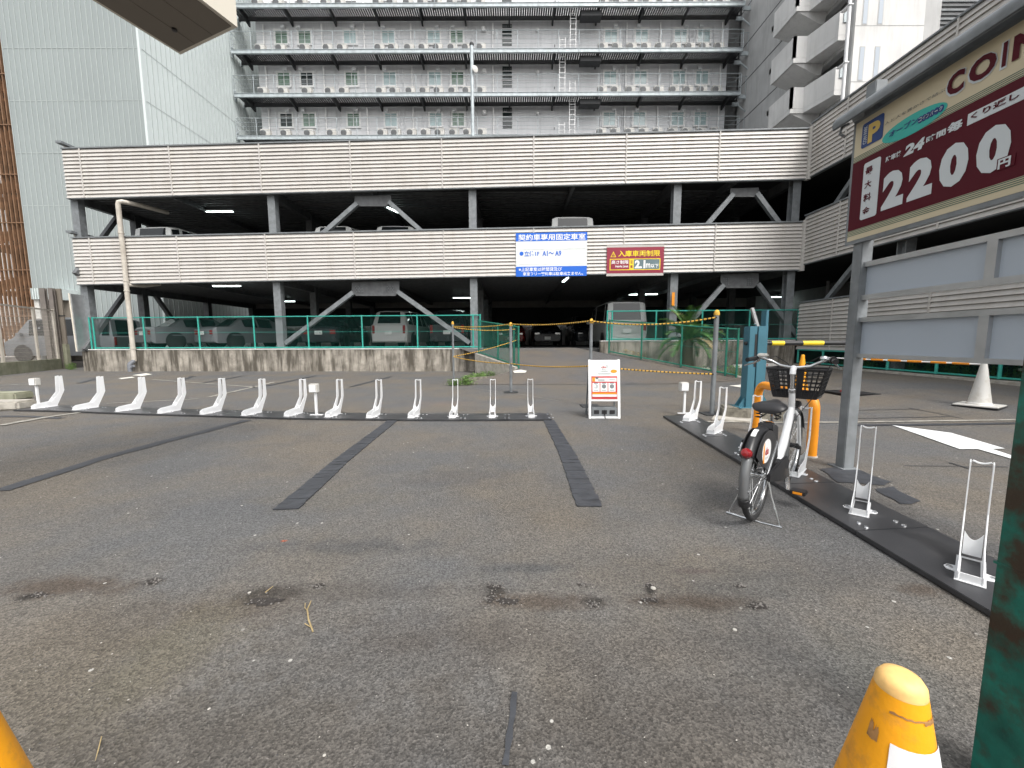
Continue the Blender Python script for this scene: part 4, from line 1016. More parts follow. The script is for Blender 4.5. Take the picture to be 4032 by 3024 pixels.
# ---- A-frame notice
pa, pb_ = atZ(2318, 1649), atZ(2443, 1649)
AW = (pb_ - pa).length; AF = thing('folding_sign_board', 'white folding pavement sign with a red bicycle-share poster', 'sign', ((pa.x + pb_.x) / 2, pa.y, 0), -.02)
hA = .90; ln = .13
def AFp(x, u, off=0):   # face coordinates: x across, u up the leaning face
    return Vector((x, ln * u, hA * u)) + Vector((0, -hA, ln)).normalized() * off
hw = AW / 2
for x in (-hw + .018, hw - .018): MB().bar(AFp(x, 0), AFp(x, 1), .036, .022, up=(0, -1, .1)).build('frame_side', M['white'], AF, bevel=.004)
for u in (.975, .31, .02): MB().bar(AFp(-hw + .037, u), AFp(hw - .037, u), .03, .021, up=(0, -1, .1)).build('frame_rail', M['white'], AF, bevel=.004)
for x in (-hw + .02, hw - .02): MB().bar((x, 2 * ln + .12, 0), (x, ln + .02, hA * .98), .022, .03, up=(0, 1, .1)).build('rear_leg', M['galv'], AF)
MB().bar((-hw, 2 * ln + .1, .05), (hw, 2 * ln + .1, .05), .02, .02).build('rear_rail', M['galv'], AF)
MB().hexa([(-hw + .04, ln * .33 + .012, hA * .33), (hw - .04, ln * .33 + .012, hA * .33), (hw - .04, 2 * ln + .02, hA * .33), (-hw + .04, 2 * ln + .02, hA * .33), (-hw + .04, ln + .004, hA * .95), (hw - .04, ln + .004, hA * .95), (hw - .04, ln + .03, hA * .95), (-hw + .04, ln + .03, hA * .95)]).build('back_board', M['galv'], AF)
org = AFp(0, 0); ez = (AFp(0, 1) - AFp(0, 0)).normalized(); ex = Vector((1, 0, 0)); LA_ = (AFp(0, 1) - AFp(0, 0)).length
def U(u): return u * LA_
plaque('poster', AF, M['whitesign'], org, ex, ez, -hw + .037, hw - .037, U(.325), U(.955), lift=.012)
rx0, rx1 = -hw + .045, hw - .045
plaque('red_field', AF, M['red'], org, ex, ez, rx0, rx1, U(.33), U(.715), lift=.014)
plaque('white_field', AF, M['whitesign'], org, ex, ez, rx0 + .012, rx1 - .01, U(.625), U(.69), lift=.016)
for k in range(3):
    a = rx0 + .015 + k * (rx1 - rx0 - .03) / 3; b = a + (rx1 - rx0 - .03) / 3 - .012
    plaque('white_field', AF, M['whitesign'], org, ex, ez, a, b, U(.455), U(.605), lift=.016)
    oval('picture', AF, M['galv'] if k else M['alu'], org, ex, ez, (a + b) / 2, U(.545), .033, .033, lift=.018)
    plaque('caption', AF, M['ink'], org, ex, ez, a + .025, b - .025, U(.594), U(.604), lift=.018)
    plaque('caption', AF, M['galv_dark'], org, ex, ez, a + .02, b - .02, U(.475), U(.481), lift=.018)
plaque('phone_picture', AF, M['white'], org, ex, ez, rx0 + .045, rx0 + .065, U(.53), U(.56), lift=.020)
plaque('orange_field', AF, M['orange'], org, ex, ez, rx0 + .015, rx0 + .055, U(.628), U(.695), lift=.018)
plaque('orange_strip', AF, M['orange'], org, ex, ez, rx0 + .012, rx1 - .01, U(.415), U(.44), lift=.018)
plaque('white_field', AF, M['whitesign'], org, ex, ez, rx0 + .012, rx1 - .01, U(.37), U(.41), lift=.017)
oval('circle_icon', AF, M['galv_dark'], org, ex, ez, rx0 + .085, U(.686), .022, .016, lift=.019)
for a, b, u in ((.1, .2, .655), (.27, .36, .655), (.1, .2, .64)): plaque('caption', AF, M['galv'], org, ex, ez, rx0 + a, rx0 + b, U(u), U(u + .006), lift=.019)
letters('lettering', 'da', AF, M['red'], org, ex, ez, -.045, .03, U(.855), U(.89), bold=.015, lift=.016)
letters('lettering', 'ı', AF, M['galv_dark'], org, ex, ez, .04, .048, U(.858), U(.89), bold=.01, lift=.016); oval('dot', AF, M['galv_dark'], org, ex, ez, .044, U(.905), .006, .006, lift=.016)
letters('lettering', 'ダイチャリ', AF, M['ink'], org, ex, ez, -.035, .045, U(.815), U(.835), bold=.01, lift=.016)
for a, b, u in ((-.07, .07, .80), (-.04, .05, .79), (-.1, .1, .76), (-.09, .1, .75)): plaque('caption', AF, M['galv'], org, ex, ez, a, b, U(u), U(u + .004), lift=.014)
oval('orange_badge', AF, M['orange'], org, ex, ez, .145, U(.80), .048, .026, lift=.016)
MB().box(-hw + .05, hw - .05, .02, .16, .02, .17).build('weight_box', M['galv'], AF, bevel=.008)
for x in (-.12, 0, .12): MB().box(x - .04, x + .04, .016, .0195, .07, .13).build('weight_slot', M['black'], AF)
MB().bar((0, .0, .09), (.01, -.01, .0), .022, .01).build('strap', M['black'], AF)

# ---- rope posts and yellow ropes
def rope_post(px, pyb, pyt, label, z0=None, r=.028, base=True):
    p = atR(px, pyb) if z0 == 'ramp' else atG(px, pyb)
    top = atY(px, pyt, p.y); h = top.z - p.z
    t = thing('rope_post', label, 'post', tuple(p), 0, 'grey steel rope posts')
    MB().tube([(0, 0, .008), (0, 0, h - .04)], r, 12).build('tube', M['galv'], t, smooth=True)
    MB().lathe([(r + .006, h - .05), (r + .008, h - .02), (r * .9, h + .02), (r * .4, h + .035), (0, h + .037)], (0, 0, 0), 14).build('cap', M['rope'], t, smooth=True)
    if base: MB().box(-.16, .16, -.16, .16, .004, .016).build('base_plate', M['steel_dark'], t)
    return Vector((p.x, p.y, p.z + h))
tA = rope_post(1787, 1513, 1270, 'grey rope post standing in front of the left retaining wall by the weeds', base=False)
tB = rope_post(2012, 1545, 1275, 'grey rope post with a yellow cap left of the ramp entrance', r=.033)
tC = rope_post(2323, 1600, 1262, 'grey rope post rising behind the folding sign board')
tD = rope_post(2803, 1631, 1229, 'tall grey rope post beside the right row of racks', r=.036)
def rope(pts, label, sag=.04, r=.012):
    pts = [Vector(p) for p in pts]; P = []
    for a, b in zip(pts[:-1], pts[1:]):
        n = max(6, int((b - a).length / .06))
        for k in range(n): q = a.lerp(b, k / n); q.z -= sag * 4 * (k / n) * (1 - k / n); P.append(q)
    P.append(pts[-1]); m1, m2 = MB(), MB()
    for i in range(len(P) - 1):
        a, b = P[i], P[i + 1]; c = a.lerp(b, .62)
        m1.tube([a, c], r, 6); m2.tube([c, b], r * .92, 6)
    o = m1.build('rope', M['rope'], smooth=True); tag(o, label, 'rope', 'twisted yellow barrier ropes')
    m2.build('black_strand', M['ropeblack'], o, smooth=True); return o
E0 = atY(1820, 1288, tB.y + 1.5)
fe = QL + Vector((0, 0, 1))
rope([tA + Vector((0, 0, -.1)), atY(2012, 1276, tB.y - .035), atY(2322, 1264, tC.y - .035)], 'yellow and black rope strung high between the grey posts left of the folding sign')
rope([tA + Vector((0, 0, -.13)), atY(2030, 1296, LB.y - .05)], 'yellow rope running from the weeds post to the top of the green ramp fence', sag=.06)
rope([atY(1787, 1403, tA.y - .03), atY(2033, 1340, LB.y - .05)], 'yellow rope climbing from mid-height of the weeds post to the ramp fence')
rope([atY(1787, 1405, tA.y - .035), atY(2012, 1432, tB.y - .035), atY(2323, 1441, tC.y - .035)], 'lower yellow rope crossing in front of the ramp, left part')
rope([atY(2323, 1263, tC.y - .035), atY(2823, 1249, tD.y - .04)], 'yellow rope strung high between the sign board post and the tall right post', sag=.09)
rope([atY(2323, 1441, tC.y - .035), atY(2810, 1473, tD.y - .04)], 'lower yellow rope from the sign board post to the tall right post', sag=.02)

# ---- price sign on its galvanised post
SX = 3.30 * .923
p_ = atZ(3303, 1842); XP, YP = p_.x, p_.y
XS = XP - .02                                        # sign face plane (x)
SG = thing('price_sign', 'large maroon and cream parking price sign reading 2200 yen on a steel post', 'sign', (XP, YP, 0))
def sp(px, py): q = atX(px, py, XS); return (-(q.y - YP), q.z)          # (s towards the street, z)
sorg = Vector((XS, YP, 0)); sex = Vector((0, -1, 0)); sez = Vector((0, 0, 1))
def zz3(x, y): return 3300 + x * .41, 300 + y * .41
s0, zT = sp(*zz3(165, 455)); sb, zB = sp(*zz3(75, 1620)); s0 = (s0 + sb) / 2; s1 = 2.35
print('sign', XP, YP, s0, zT, zB)
SGo = Vector(SG.location)
def sg(o): o.location = -SGo; return o
sg(MB().box(XS + .002, XS + .09, YP - s1, YP - s0, zB, zT).build('sign_box', M['galv'], SG))
sg(plaque('frame', SG, M['galv'], sorg, sex, sez, s0 - .012, s1, zB - .012, zT + .012, lift=.0, t=.004))
z1 = sp(*zz3(140, 830))[1]; z1b = sp(*zz3(150, 790))[1]; z2 = sp(*zz3(90, 1500))[1]; z2b = sp(*zz3(90, 1545))[1]
z_t = sp(*zz3(160, 480))[1]
sg(plaque('cream_field', SG, M['cream'], sorg, sex, sez, s0 + .015, s1, zB + .02, zT - .015, lift=.002))
zc1 = sp(*zz3(137, 850))[1]; zc2 = sp(*zz3(92, 1498))[1]
sg(plaque('maroon_field', SG, M['maroon'], sorg, sex, sez, s0 + .015, s1, zc2, zc1, lift=.004))
za = sp(*zz3(150, 790))[1]; zb_ = sp(*zz3(83, 1555))[1]
for k in range(4):
    f = (k + .3) / 4; w_ = abs(za - zc1) * .10
    z = zc1 + (za - zc1) * f; sg(plaque('stripe', SG, M['signgreen'], sorg, sex, sez, s0 + .015, s1, z, z + w_, lift=.0035))
    z = zb_ + (zc2 - zb_) * f; sg(plaque('stripe', SG, M['signgreen'], sorg, sex, sez, s0 + .015, s1, z, z + w_, lift=.0035))
def R5(xl, yb, yt, xr):
    q0 = sp(*zz3(xl, yb)); q1 = sp(*zz3(xl, yt)); q2 = sp(*zz3(xr, yb)); return q0[0], q2[0], q0[1], q1[1]
def R4(pts):    # rectangle in sign coordinates from zoom points bottom-left and top-right
    if len(pts) == 4: return R5(*pts)
    (a, b), (c, d) = pts; q0 = sp(*zz3(a, b)); q1 = sp(*zz3(c, d)); return q0[0], q1[0], q0[1], q1[1]
def sl_t(body, pts, mt, bold=.02, lift=.007, shear=0.0):
    a, b, c, d = R4(pts); return sg(letters('lettering', body, SG, M[mt], sorg, sex, sez, a, b, c, d, bold=bold, lift=lift, shear=shear))
def sl_p(nm, pts, mt, rad=0, lift=.006):
    a, b, c, d = R4(pts); return sg(plaque(nm, SG, M[mt], sorg, sex, sez, a, b, c, d, lift=lift, rad=rad))
sl_p('logo', (225, 705, 482, 421), 'signnavy', rad=.02)
sl_t('P', (290, 652, 478, 400), 'signgold', bold=.05, lift=.009)
a, b, c, d = R4((246, 662, 500, 284))
sg(letters('lettering', 'COIN PARK', SG, M['signwhite'], sorg, Vector((0, 0, 1)), Vector((0, 1, 0)), c, d, -b + 0.006, -a, bold=.01, lift=.0085))
sl_t('人と人を豊かさで結ぶ', (455, 475, 448, 1003), 'galv_dark', bold=.0)
q0, q1 = sp(*zz3(428, 625)), sp(*zz3(1058, 265)); 
sg(oval('ellipse', SG, M['signteal'], sorg, sex, sez, (q0[0] + q1[0]) / 2, (sp(*zz3(745, 500))[1] + sp(*zz3(745, 392))[1]) / 2 , (q1[0] - q0[0]) / 2, abs(sp(*zz3(745, 345))[1] - sp(*zz3(745, 535))[1]) / 2, lift=.0055))
sl_t('オープン', (497, 592, 538, 765), 'signnavy', bold=.025, lift=.009)
ecz = (sp(*zz3(745, 500))[1] + sp(*zz3(745, 392))[1]) / 2
for ch, cx_ in zip('コインパーク', (798, 835, 872, 911, 955, 1000)):
    s_ = sp(*zz3(cx_, 420 - (cx_ - 798) * .6))
    sg(oval('disc', SG, M['signnavy'], sorg, sex, sez, s_[0], ecz, .019, .024, lift=.008))
    sg(letters('lettering', ch, SG, M['signwhite'], sorg, sex, sez, s_[0] - .011, s_[0] + .011, ecz - (.014 if ch != 'ー' else .003), ecz + (.014 if ch != 'ー' else .003), bold=.01, lift=.0095))
def z4(x, y): return 2932 + x * .4973, y * .4973
for ch, p0, p1 in (('C', (1605, 765), (1760, 530)), ('O', (1778, 670), (2015, 400)), ('I', (2040, 552), (2100, 318))):
    a = sp(*z4(*p0)); b = sp(*z4(*p1)); zc = (sp(*z4(1690, 765))[1], sp(*z4(1690, 540))[1])
    e = (sp(*z4(1650, 755))[1], sp(*z4(1740, 535))[1]) 
    sg(letters('lettering', ch, SG, M['signwhite'], sorg, sex, sez, a[0] - .012, b[0] + .004, e[0] - .012, e[1] + .006, bold=.05, lift=.0055))
    sg(letters('lettering', ch, SG, M['maroon'], sorg, sex, sez, a[0], b[0], e[0], e[1], bold=.045, lift=.009, thick=.01))
    if ch == 'I':
        lw = sp(*z4(2015, 500))[0] - sp(*z4(1778, 500))[0]; x_ = b[0] + .03
        for c2, w_ in (('N', lw * .8), (' ', .1), ('P', lw * .75), ('A', lw * .9), ('R', lw * .8), ('K', lw * .8)):
            if c2 != ' ': sg(letters('lettering', c2, SG, M['maroon'], sorg, sex, sez, x_, x_ + w_, e[0], e[1], bold=.045, lift=.009))
            x_ += w_ + .03
sl_t('駐車後', (462, 833, 782, 610), 'signwhite', bold=.03)
sl_t('24', (635, 778, 680, 825), 'signwhite', bold=.05, shear=.15)
sl_t('時間', (852, 648, 590, 1032), 'signwhite', bold=.03)
sl_t('毎', (1055, 560, 472, 1192), 'signwhite', bold=.05)
sl_p('white_band', (1245, 478, 372, 1760), 'signwhite')
sl_t('くり返し', (1282, 425, 368, 1725), 'maroon', bold=.03, lift=.009)
sl_p('white_band', (212, 1388, 868, 365), 'signwhite', rad=.02)
for ch, q_ in (('最', (268, 965, 888, 338)), ('大', (260, 1087, 1018, 325)), ('料', (248, 1214, 1142, 318)), ('金', (238, 1340, 1270, 306))):
    sl_t(ch, q_, 'maroon', bold=.02, lift=.009)
hz = (sp(*zz3(425, 1295))[1], sp(*zz3(560, 897))[1])
for ch, x0, x1 in (('2', 425, 655), ('2', 665, 925), ('0', 950, 1250), ('0', 1288, 1640)):
    a = sp(*zz3(x0, 1200))[0]; b = sp(*zz3(x1, 900))[0]
    sg(letters('lettering', ch, SG, M['signwhite'], sorg, sex, sez, a, b, hz[0], hz[1], bold=.06, lift=.007))
a = sp(*zz3(1545, 900))[0]; b = sp(*zz3(1675, 800))[0]; c, d = sp(*zz3(1545, 900))[1], sp(*zz3(1675, 760))[1]
sg(plaque('yen_backing', SG, M['maroon'], sorg, sex, sez, a - .008, b + .02, c - .004, d + .006, lift=.009))
sg(letters('lettering', '円', SG, M['signwhite'], sorg, sex, sez, a, b, c, d, bold=.04, lift=.011))
# rain hood along the top
hood = []
for k in range(9):
    a = math.radians(-20 + k * 22.5); hood.append((XS - .09 - .10 * math.cos(a) * 1.0 + .06, zT + .02 + .09 * math.sin(a)))
rowA = [(x, YP - s0 + .10, z) for x, z in hood]; rowB = [(x, YP - s1, z) for x, z in hood]
hi = [(x + .012, y, z - .008) for x, y, z in rowA]; hj = [(x + .012, y, z - .008) for x, y, z in rowB]
sg(MB().grid([rowA, rowB]).grid([hi, hj]).grid([rowA, hi]).grid([rowB, hj]).build('rain_hood', M['galv'], SG, smooth=True))
sg(MB().tube([(XS - .02, YP - s0 + .05, zT + .02), (XS - .07, YP - s0 + .06, zT - .0), (XS - .085, YP - s0 + .06, zT - .06), (XS - .04, YP - s0 + .05, zT - .09)], .012, 8).build('hood_hook', M['galv'], SG, smooth=True))
# posts, frame rails and grey panels below
pw_ = .046; ztop = atY(3450, 325, YP).z
for yy in (YP, YP - 2.2):
    sg(MB().box(XP, XP + .10, yy - .05, yy + .05, 0, ztop).build('post', M['galv'], SG, bevel=.006))
sg(MB().box(XP - .03, XP + .13, YP - .08, YP + .1, .002, .012).build('foot_plate', M['galv'], SG))
XG = XP + .03
def gzv(px, py): return atX(px, py, XG).z
rails = [(gzv(4032, 882), gzv(4032, 900)), (gzv(4032, 1065), gzv(4032, 1090)), (gzv(4032, 1207), gzv(4032, 1228)), (gzv(4032, 1400), gzv(4032, 1416))]
rails[2] = (gzv(3390, 1250), gzv(3390, 1268)); rails[0] = (gzv(3400, 1033), gzv(3400, 1052)); rails[1] = (gzv(3385, 1163), gzv(3385, 1183)); rails[3] = (gzv(3370, 1392), gzv(3370, 1407))
print('rails', rails)
for a, b in rails: sg(MB().box(XG, XG + .05, YP - 2.15, YP - .05, min(a, b), max(a, b)).build('frame_rail', M['alu'], SG))
ym = atX(3903, 1000, XG).y
for (a, b), (c, d) in ((rails[0], rails[1]), (rails[2], rails[3])):
    lo, hi_ = max(c, d), min(a, b)
    sg(MB().box(XG, XG + .05, ym - .03, ym + .03, lo, hi_).build('mullion', M['alu'], SG))
    sg(MB().box(XG + .03, XG + .034, ym + .03, YP - .05, lo, hi_).build('panel', M['panelgrey'], SG))
    sg(MB().box(XG + .03, XG + .034, YP - 2.15, ym - .03, lo, hi_).build('panel', M['panelgrey'], SG))

# ---- signs on the fascia
def fsign(name, label, tl, br):
    a, b = atF(tl[0], tl[1], .05), atF(br[0], br[1], .05)
    t = thing(name, label, 'sign', tuple(a)); return t, a, b
BS, a, b = fsign('notice_board', 'blue and white reserved-bay notice fixed to the middle parapet', (2031, 918), (2310, 1086))
bw, bh = (b - a).length, 0; W_ = (Vector((b.x, b.y, 0)) - Vector((a.x, a.y, 0))).length; Hh = a.z - b.z
def fs(o, t): o.location = (0, 0, 0); return o
so = Vector((0, 0, -Hh)); fe_ = FE.copy()
def P_(t, nm, mt, x0, x1, y0, y1, lift=.003, rad=0): return plaque(nm, t, M[mt], so, FE, (0, 0, 1), x0 * W_, x1 * W_, (1 - y1) * Hh, (1 - y0) * Hh, lift=lift, rad=rad)
def T_(t, body, mt, x0, x1, y0, y1, bold=.02, lift=.006): return letters('lettering', body, t, M[mt], so, FE, (0, 0, 1), x0 * W_, x1 * W_, (1 - y1) * Hh, (1 - y0) * Hh, bold=bold, lift=lift)
P_(BS, 'backing', 'whitesign', 0, 1, 0, 1, lift=.0); P_(BS, 'blue_band', 'bluesign', 0, 1, 0, .19); P_(BS, 'blue_band', 'bluesign', 0, 1, .77, 1)
T_(BS, '契約車専用固定車室', 'white', .035, .975, .03, .175, .014)
oval('dot', BS, M['bluesign'], so, FE, (0, 0, 1), .08 * W_, .53 * Hh, .028 * W_, .048 * Hh, lift=.004)
T_(BS, '立体1F', 'bluesign', .12, .33, .415, .535, .02); T_(BS, 'A1～ A9', 'bluesign', .375, .64, .415, .535, .025)
T_(BS, '※上記車室は時間貸及び', 'white', .04, .65, .79, .88, .012); T_(BS, '車室フリー契約車は駐車出来ません。', 'white', .10, .95, .90, .98, .012)
for x0, x1, y0, y1 in ((.03, .4, .24, .38), (.42, .98, .24, .38), (.05, .34, .58, .72), (.38, .98, .56, .72)): P_(BS, 'covered_strip', 'whitesign', x0, x1, y0, y1, lift=.0045)
RS, a, b = fsign('height_limit_sign', 'crimson height limit sign with yellow lettering on the middle parapet', (2390, 968), (2612, 1080))
W_ = (Vector((b.x, b.y, 0)) - Vector((a.x, a.y, 0))).length; Hh = a.z - b.z; so = Vector((0, 0, -Hh))
P_(RS, 'backing', 'louvre', 0, 1, -.02, 1.04, lift=.0); P_(RS, 'crimson_field', 'maroon2', 0, 1, .06, .95)
P_(RS, 'yellow_border', 'signyellow', .055, .94, .45, .84, lift=.004); P_(RS, 'crimson_field', 'maroon2', .068, .40, .475, .815, lift=.006); P_(RS, 'slate_field', 'signgrey', .475, .925, .475, .815, lift=.006)
T_(RS, '入庫車両制限', 'signyellow', .20, .93, .17, .38, .016); T_(RS, '高さ制限', 'white', .085, .385, .50, .63, .014, .008); T_(RS, 'Height Limit', 'white', .155, .38, .67, .77, .02, .008)
T_(RS, '2.1', 'white', .495, .68, .51, .79, .05, .008); T_(RS, 'm', 'white', .69, .765, .62, .77, .02, .008); T_(RS, '以下', 'white', .775, .91, .64, .77, .03, .008)
T_(RS, '注', 'maroon2', .415, .46, .50, .62, .02, .008); T_(RS, '意', 'maroon2', .415, .46, .67, .79, .02, .008)
tri = [(.065, .39), (.165, .39), (.115, .19)]
MB().prism([so + FE * (x * W_) + Vector((0, 0, (1 - y) * Hh)) + FN * .004 for x, y in tri], FN * .002).build('triangle', M['signyellow'], RS)
tri = [(.083, .37), (.147, .37), (.115, .235)]
MB().prism([so + FE * (x * W_) + Vector((0, 0, (1 - y) * Hh)) + FN * .0065 for x, y in tri], FN * .001).build('triangle', M['maroon2'], RS)
T_(RS, '!', 'signyellow', .111, .119, .26, .36, .02, .009)
a = atF(2650, 1178, -.1); ys_ = thing('column_sticker', 'small orange-yellow warning strip on a steel column by the entrance', 'sign', tuple(a))
plaque('strip', ys_, M['orange'], (0, 0, -.25), FE, (0, 0, 1), -.05, .05, 0, .5, lift=.03)
# ---- downpipe
pA = atF(478, 792, .12); pB = atF(525, 1385, .12); t = thing('downpipe', 'beige downpipe coming down the front of the car park', 'pipe', (pB.x, pB.y, 0))
q0 = Vector((pA.x, pA.y, 0)) - Vector((pB.x, pB.y, 0)); xo = 0
zt_ = pA.z
MB().tube([(0, 0, .42), (0, 0, zt_ - .12), (.03, 0, zt_ - .03), (.12, .04, zt_), (.35, .5, zt_ + .02), (.6, 1.6, zt_ + .05)], .085, 14).build('pipe', M['pipe'], t, smooth=True)
MB().tube([(0, .05, lz(zb1, -14) - .08), (.2, .5, lz(zb1, -14) - .05), (.3, 1.2, lz(zb1, -14) + .1)], .075, 12).build('branch_pipe', M['pipe'], t, smooth=True)
for z in (lz(zb1, -14) + .03, lz(zb1, -14) - .35, lz(zt1, -14) + .05, .9): MB().lathe([(.09, 0), (.1, .005), (.1, .05), (.09, .055)], (0, 0, z), 14).build('collar', M['pipe'], t, smooth=True)
MB().tube([(.0, 0, .5), (.0, -.02, .42), (-.08, -.1, .33), (-.09, -.12, .28), (-.09, -.12, 0.0)], .08, 12).build('grey_bend', M['pvc'], t, smooth=True)
MB().tube([(-.09, -.12, .1), (.03, -.14, .2), (.09, -.14, .24)], .055, 10).build('grey_branch', M['pvc'], t, smooth=True)

# ---- far left: low wall, mesh fence, posts, panels, shed and the silver van
w0, w1 = atZ(0, 1479), atZ(246, 1452); dW = (w1 - w0).normalized(); w0 = w0 - dW * 2.5
nW = Vector((-dW.y, dW.x, 0))
lw = tag(MB().hexa([w0, w1, w1 + nW * .18, w0 + nW * .18] + [p + Vector((0, 0, .46)) for p in (w0, w1, w1 + nW * .18, w0 + nW * .18)]).build('low_wall', M['conc_moss']), 'low mossy concrete wall under the silver van', 'wall')
mf = thing('mesh_fence', 'beige steel grid fence in front of the silver van', 'fence', tuple(w0))
LWn = (w1 - w0).length; hM = atY(60, 1180, w0.y + 1.2).z - .46
for f in (.02, .45, .78, 1.0): inpk(MB().box(-.035, .035, -.035, .035, 0, hM + .46 + .05).build('post', M['pipe'], mf), mf); mf.children[-1].location = dW * (f * LWn) + nW * .09
mb = MB()
k = 0
while k * .055 < LWn: q = w0 + dW * (k * .055) + nW * .09; mb.bar(q + Vector((0, 0, .5)), q + Vector((0, 0, .44 + hM)), .0035, .0035); k += 1
for k in range(int(hM / .15) + 1): mb.bar(w0 + nW * .095 + Vector((0, 0, .5 + k * .15)), w1 + nW * .095 + Vector((0, 0, .5 + k * .15)), .004, .005)
kind(inpk(mb.build('wire_grid', M['pipe'], mf), mf), 'stuff')
inpk(MB().bar(w0 + nW * .09 + Vector((0, 0, .46 + hM)), w1 + nW * .09 + Vector((0, 0, .46 + hM)), .05, .06).build('top_rail', M['pipe'], mf), mf)
YH = w1.y + .1
gp = thing('panel_wall', 'dark grey panelled wall with steel H-posts between the van and the car park', 'wall', (w1.x, YH, 0))
xa_, xb_ = atY(222, 1300, YH).x, atY(303, 1300, YH + .6).x
zt_ = atY(230, 1135, YH).z; zm = atY(260, 1243, YH).z; zc = atY(260, 1355, YH).z
inpk(MB().box(xa_, xb_, YH + .05, YH + .2, 0, zc).build('concrete_base', M['conc_moss'], gp), gp)
inpk(MB().box(xa_, xb_, YH + .1, YH + .15, zc, zm - .02).build('panel', M['soffit'], gp), gp)
inpk(MB().box(xa_, xb_, YH + .1, YH + .15, zm + .03, zt_).build('panel', M['soffit'], gp), gp)
inpk(MB().box(xa_, xb_, YH + .08, YH + .17, zm - .02, zm + .03).build('rail', M['steel_dark'], gp), gp)
for px, w_ in ((192, .12), (225, .1)):
    x = atY(px, 1300, YH).x
    inpk(MB().box(x - w_, x + w_, YH - .1, YH - .07, 0, zt_).box(x - w_, x + w_, YH + .0, YH + .03, 0, zt_).box(x - .02, x + .02, YH - .07, YH, 0, zt_).build('steel_post', M['taupe'], gp), gp)
sh = thing('shed', 'small pale corrugated lean-to behind the silver van', 'shed', (xa_ - 1.5, YH + 2.5, 0))
a, b = atY(118, 1135, YH + 2.5), atY(190, 1178, YH + 2.5)
inpk(MB().box(a.x, b.x + .3, YH + 2.5, YH + 4, b.z, a.z).build('awning', M['clad_side'], sh), sh)
for k in range(7): inpk(MB().box(a.x + .05 + k * (b.x - a.x) / 7, a.x + .08 + k * (b.x - a.x) / 7, YH + 2.46, YH + 2.5, b.z, a.z).build('rib', M['clad_seam'], sh), sh)
inpk(MB().box(a.x - .4, b.x + .3, YH + 3.2, YH + 4, 0, b.z).build('wall', M['soffit'], sh), sh)
inpk(MB().box(a.x, a.x + .25, YH + 2.6, YH + 2.8, 0, b.z).build('post', M['offwhite'], sh), sh)
q = atF(306, 1378, .3); lbd = thing('leaning_board', 'narrow pale board seen edge-on at the left end of the green fence', 'board', (q.x, q.y, FLOOR - .05))
MB().hexa([(-.02, 0, 0), (.03, 0, 0), (.03, .5, 0), (-.02, .5, 0), (-.06, 0, 2.28), (-.01, 0, 2.28), (-.01, .5, 2.28), (-.06, .5, 2.28)]).build('face', M['alu'], lbd)
MB().prism([(-.06, -.02, 0), (-.021, -.02, 0), (-.061, -.02, 2.3), (-.10, -.02, 2.3)], (0, .03, 0)).build('edge_trim', M['beige'], lbd)

# ---- vehicles
M['car_silver'] = mat('silver_car_paint', (0.17, 0.178, 0.19), 0.35, 0.15, var=0.02, coat=.6)
M['car_white'] = mat('white_car_paint', (0.5, 0.51, 0.5), 0.3, var=0.03, coat=.6)
M['car_dark'] = mat('dark_car_paint', (0.03, 0.033, 0.04), 0.25, .2, var=0.03, coat=.6)
M['car_red'] = mat('red_car_paint', (0.25, 0.015, 0.015), 0.25, var=0.03, coat=.6)
STY = {   # stations: x (0 = rear), half width, belt z, roof z, roof half width
 'sedan': (4.4, [(0, .78, .86, .88, .70), (.12, .86, .95, .97, .76), (.75, .88, .97, 1.00, .74), (1.25, .88, .96, 1.38, .58), (1.9, .88, .94, 1.46, .6), (2.6, .88, .92, 1.42, .6), (3.35, .88, .90, .95, .72), (4.2, .84, .78, .80, .7), (4.4, .72, .62, .64, .6)], (2, 3), (5, 6), (3, 5)),
 'minivan': (4.5, [(0, .80, 1.02, 1.04, .74), (.06, .86, 1.04, 1.10, .76), (.28, .87, 1.05, 1.68, .66), (.9, .88, 1.04, 1.76, .68), (2.3, .88, 1.0, 1.76, .68), (3.0, .88, .98, 1.62, .62), (3.8, .87, .96, 1.02, .74), (4.4, .82, .82, .86, .7), (4.5, .72, .6, .62, .62)], (1, 2), (5, 6), (2, 5)),
 'van': (4.7, [(0, .82, 1.06, 1.08, .80), (.04, .85, 1.08, 1.12, .81), (.14, .86, 1.1, 1.88, .76), (.5, .86, 1.1, 1.96, .76), (2.6, .86, 1.1, 1.96, .76), (3.6, .86, 1.1, 1.88, .74), (4.25, .85, 1.02, 1.08, .78), (4.65, .82, .85, .88, .74), (4.7, .76, .6, .62, .7)], (1, 2), (5, 6), (2, 5)),
}
